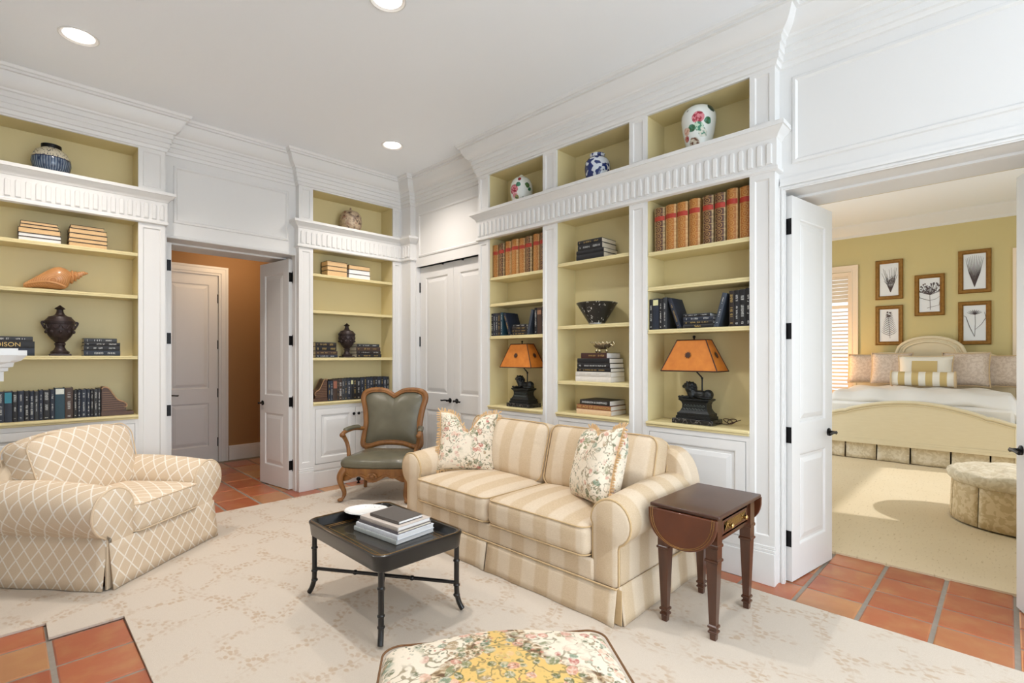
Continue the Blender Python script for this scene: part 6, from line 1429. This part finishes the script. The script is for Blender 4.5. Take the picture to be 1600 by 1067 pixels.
def lion_lamp(label, loc, cord, shx=-0.02):
    t = thing('lion_lamp', label, 'lamp', loc, RW, 'lion table lamps')
    obj('marble_base', MB().box(-0.148, 0.148, -0.085, 0.085, 0, 0.036), 'marble', t, bevel=0.004)
    mb = MB().box(-0.125, 0.125, -0.068, 0.068, 0.036, 0.054); mb.box(-0.118, 0.118, -0.062, 0.062, 0.054, 0.075)
    rows = []
    for w_, d_, z in ((0.112, 0.058, 0.075), (0.10, 0.05, 0.09), (0.09, 0.044, 0.11), (0.088, 0.043, 0.135), (0.094, 0.046, 0.152), (0.105, 0.054, 0.162), (0.11, 0.058, 0.166), (0.11, 0.058, 0.176)):
        rows.append([mb.V((sx*w_, sy*d_, z)) for sx, sy in ((-1, -1), (1, -1), (1, 1), (-1, 1))])
    for j in range(len(rows)-1):
        for i in range(4): mb.F([rows[j][i], rows[j][(i+1) % 4], rows[j+1][(i+1) % 4], rows[j+1][i]])
    mb.F(rows[-1]); pd = obj('pedestal', mb, 'dark_metal', t, smooth=25)
    g = MB()
    for q in range(7):
        x = -0.066+q*0.022
        g.tube([(x-0.011, -0.047, 0.088), (x+0.011, -0.0455, 0.108)], 0.0025, 4); g.tube([(x+0.011, -0.047, 0.088), (x-0.011, -0.0455, 0.108)], 0.0025, 4); g.tube(catmull([(x-0.009, -0.0445, 0.118), (x, -0.047, 0.134), (x+0.009, -0.0465, 0.126), (x+0.002, -0.046, 0.12)], 3, False), 0.0028, 5)
    tag(obj('relief', g, 'relief_highlight', pd), kind='stuff')
    o = link('lion', LION, None, t); o.location = (0.0, 0, 0.175); o.scale = (0.82, 0.9, 0.86)
    obj('stem', MB().tube([(0.03, 0.02, 0.18), (0.03, 0.02, 0.315), (0.024, 0.02, 0.33), (shx, 0.0, 0.385), (shx, 0, 0.60)], 0.0055, 8).ellipsoid((0.03, 0.02, 0.32), (0.009, 0.009, 0.009), 8, 6), 'dark_metal', t, smooth=50)
    obj('finial', MB().lathe([(0.004, 0.592), (0.008, 0.60), (0.005, 0.604), (0.011, 0.614), (0.009, 0.622), (0, 0.626)], 12, (shx, 0, 0)), 'dark_metal', t)
    sh = MB(); b0 = (0.205, 0.098, 0.372); t0 = (0.105, 0.048, 0.592)
    A = [(sx*b0[0]+shx, sy*b0[1], b0[2]) for sx, sy in ((-1, -1), (1, -1), (1, 1), (-1, 1))]; B = [(sx*t0[0]+shx, sy*t0[1], t0[2]) for sx, sy in ((-1, -1), (1, -1), (1, 1), (-1, 1))]
    for i in range(4): sh.quad(A[i], A[(i+1) % 4], B[(i+1) % 4], B[i])
    so_ = obj('shade', sh, 'shade', t, smooth=0, weld=True); m = so_.modifiers.new('s', 'SOLIDIFY'); m.thickness = 0.003
    e = MB()
    for i in range(4): e.tube([A[i], A[(i+1) % 4]], 0.0045, 6); e.tube([B[i], B[(i+1) % 4]], 0.004, 6); e.tube([A[i], B[i]], 0.004, 6)
    obj('shade_binding', e, 'shade_edge', so_, smooth=50)
    for face_, cx in (('front', 0), ('side', 1)):
        st_ = MB(); n = 20; c_ = Vector((shx-0.01, -(0.098+0.048)/2-0.0045, 0.485)) if not cx else Vector((shx+(0.205+0.105)/2+0.0045, 0, 0.485))
        ctr = None; pts = []
        nx = Vector((0, -1, 0.05/0.22)).normalized() if not cx else Vector((1, 0, 0.1/0.22)).normalized(); ux = Vector((1, 0, 0)) if not cx else Vector((0, 1, 0)); uz = nx.cross(ux) if cx else ux.cross(nx)*-1
        if uz.z < 0: uz = -uz
        for q in range(n):
            r_ = 0.026 if q % 2 == 0 else 0.016; a = 2*PI*q/n; pts.append(c_ + ux*(r_*math.cos(a)) + uz*(r_*math.sin(a)))
        ids = [st_.V(p) for p in pts]; st_.F(ids); ids2 = [st_.V(p+nx*0.0018) for p in pts]; st_.F(ids2)
        for q in range(n): st_.F([ids[q], ids[(q+1) % n], ids2[(q+1) % n], ids2[q]])
        obj('star_rosette', st_, 'shade_edge', so_, smooth=0)
    if cord:
        pts = [(0.12, 0.06, 0.012), (0.17, 0.05, 0.006)]+[(0.19+0.035*math.cos(a*0.9)+0.004*a, 0.05+0.03*math.sin(a*0.9), 0.012+0.03*abs(math.sin(a*0.55))) for a in [q*0.5 for q in range(30)]]
        obj('cord', MB().tube(catmull(pts, 3, False), 0.003, 6), MT['shade_edge'], t, smooth=60)
lion_lamp('larger-looking amber-shaded lion lamp in the right bay behind the side table', (3.468, 1.575, 0.9455), True, -0.02)
lion_lamp('amber-shaded lion lamp in the left bay behind the left end of the sofa', (3.468, 3.265, 0.9455), False, -0.02)

# small black door stop by the corner bookcase
ds = thing('door_stop', 'small black round door stop on the floor by the corner bookcase', 'door stop', (2.815, 5.20, 0.0))
obj('base', MB().lathe([(0.02, 0), (0.02, 0.006), (0.01, 0.012), (0.01, 0.03)], 16), 'black', ds); obj('ball', MB().ellipsoid((0, 0, 0.045), (0.024, 0.024, 0.022), 14, 10), 'black', ds)
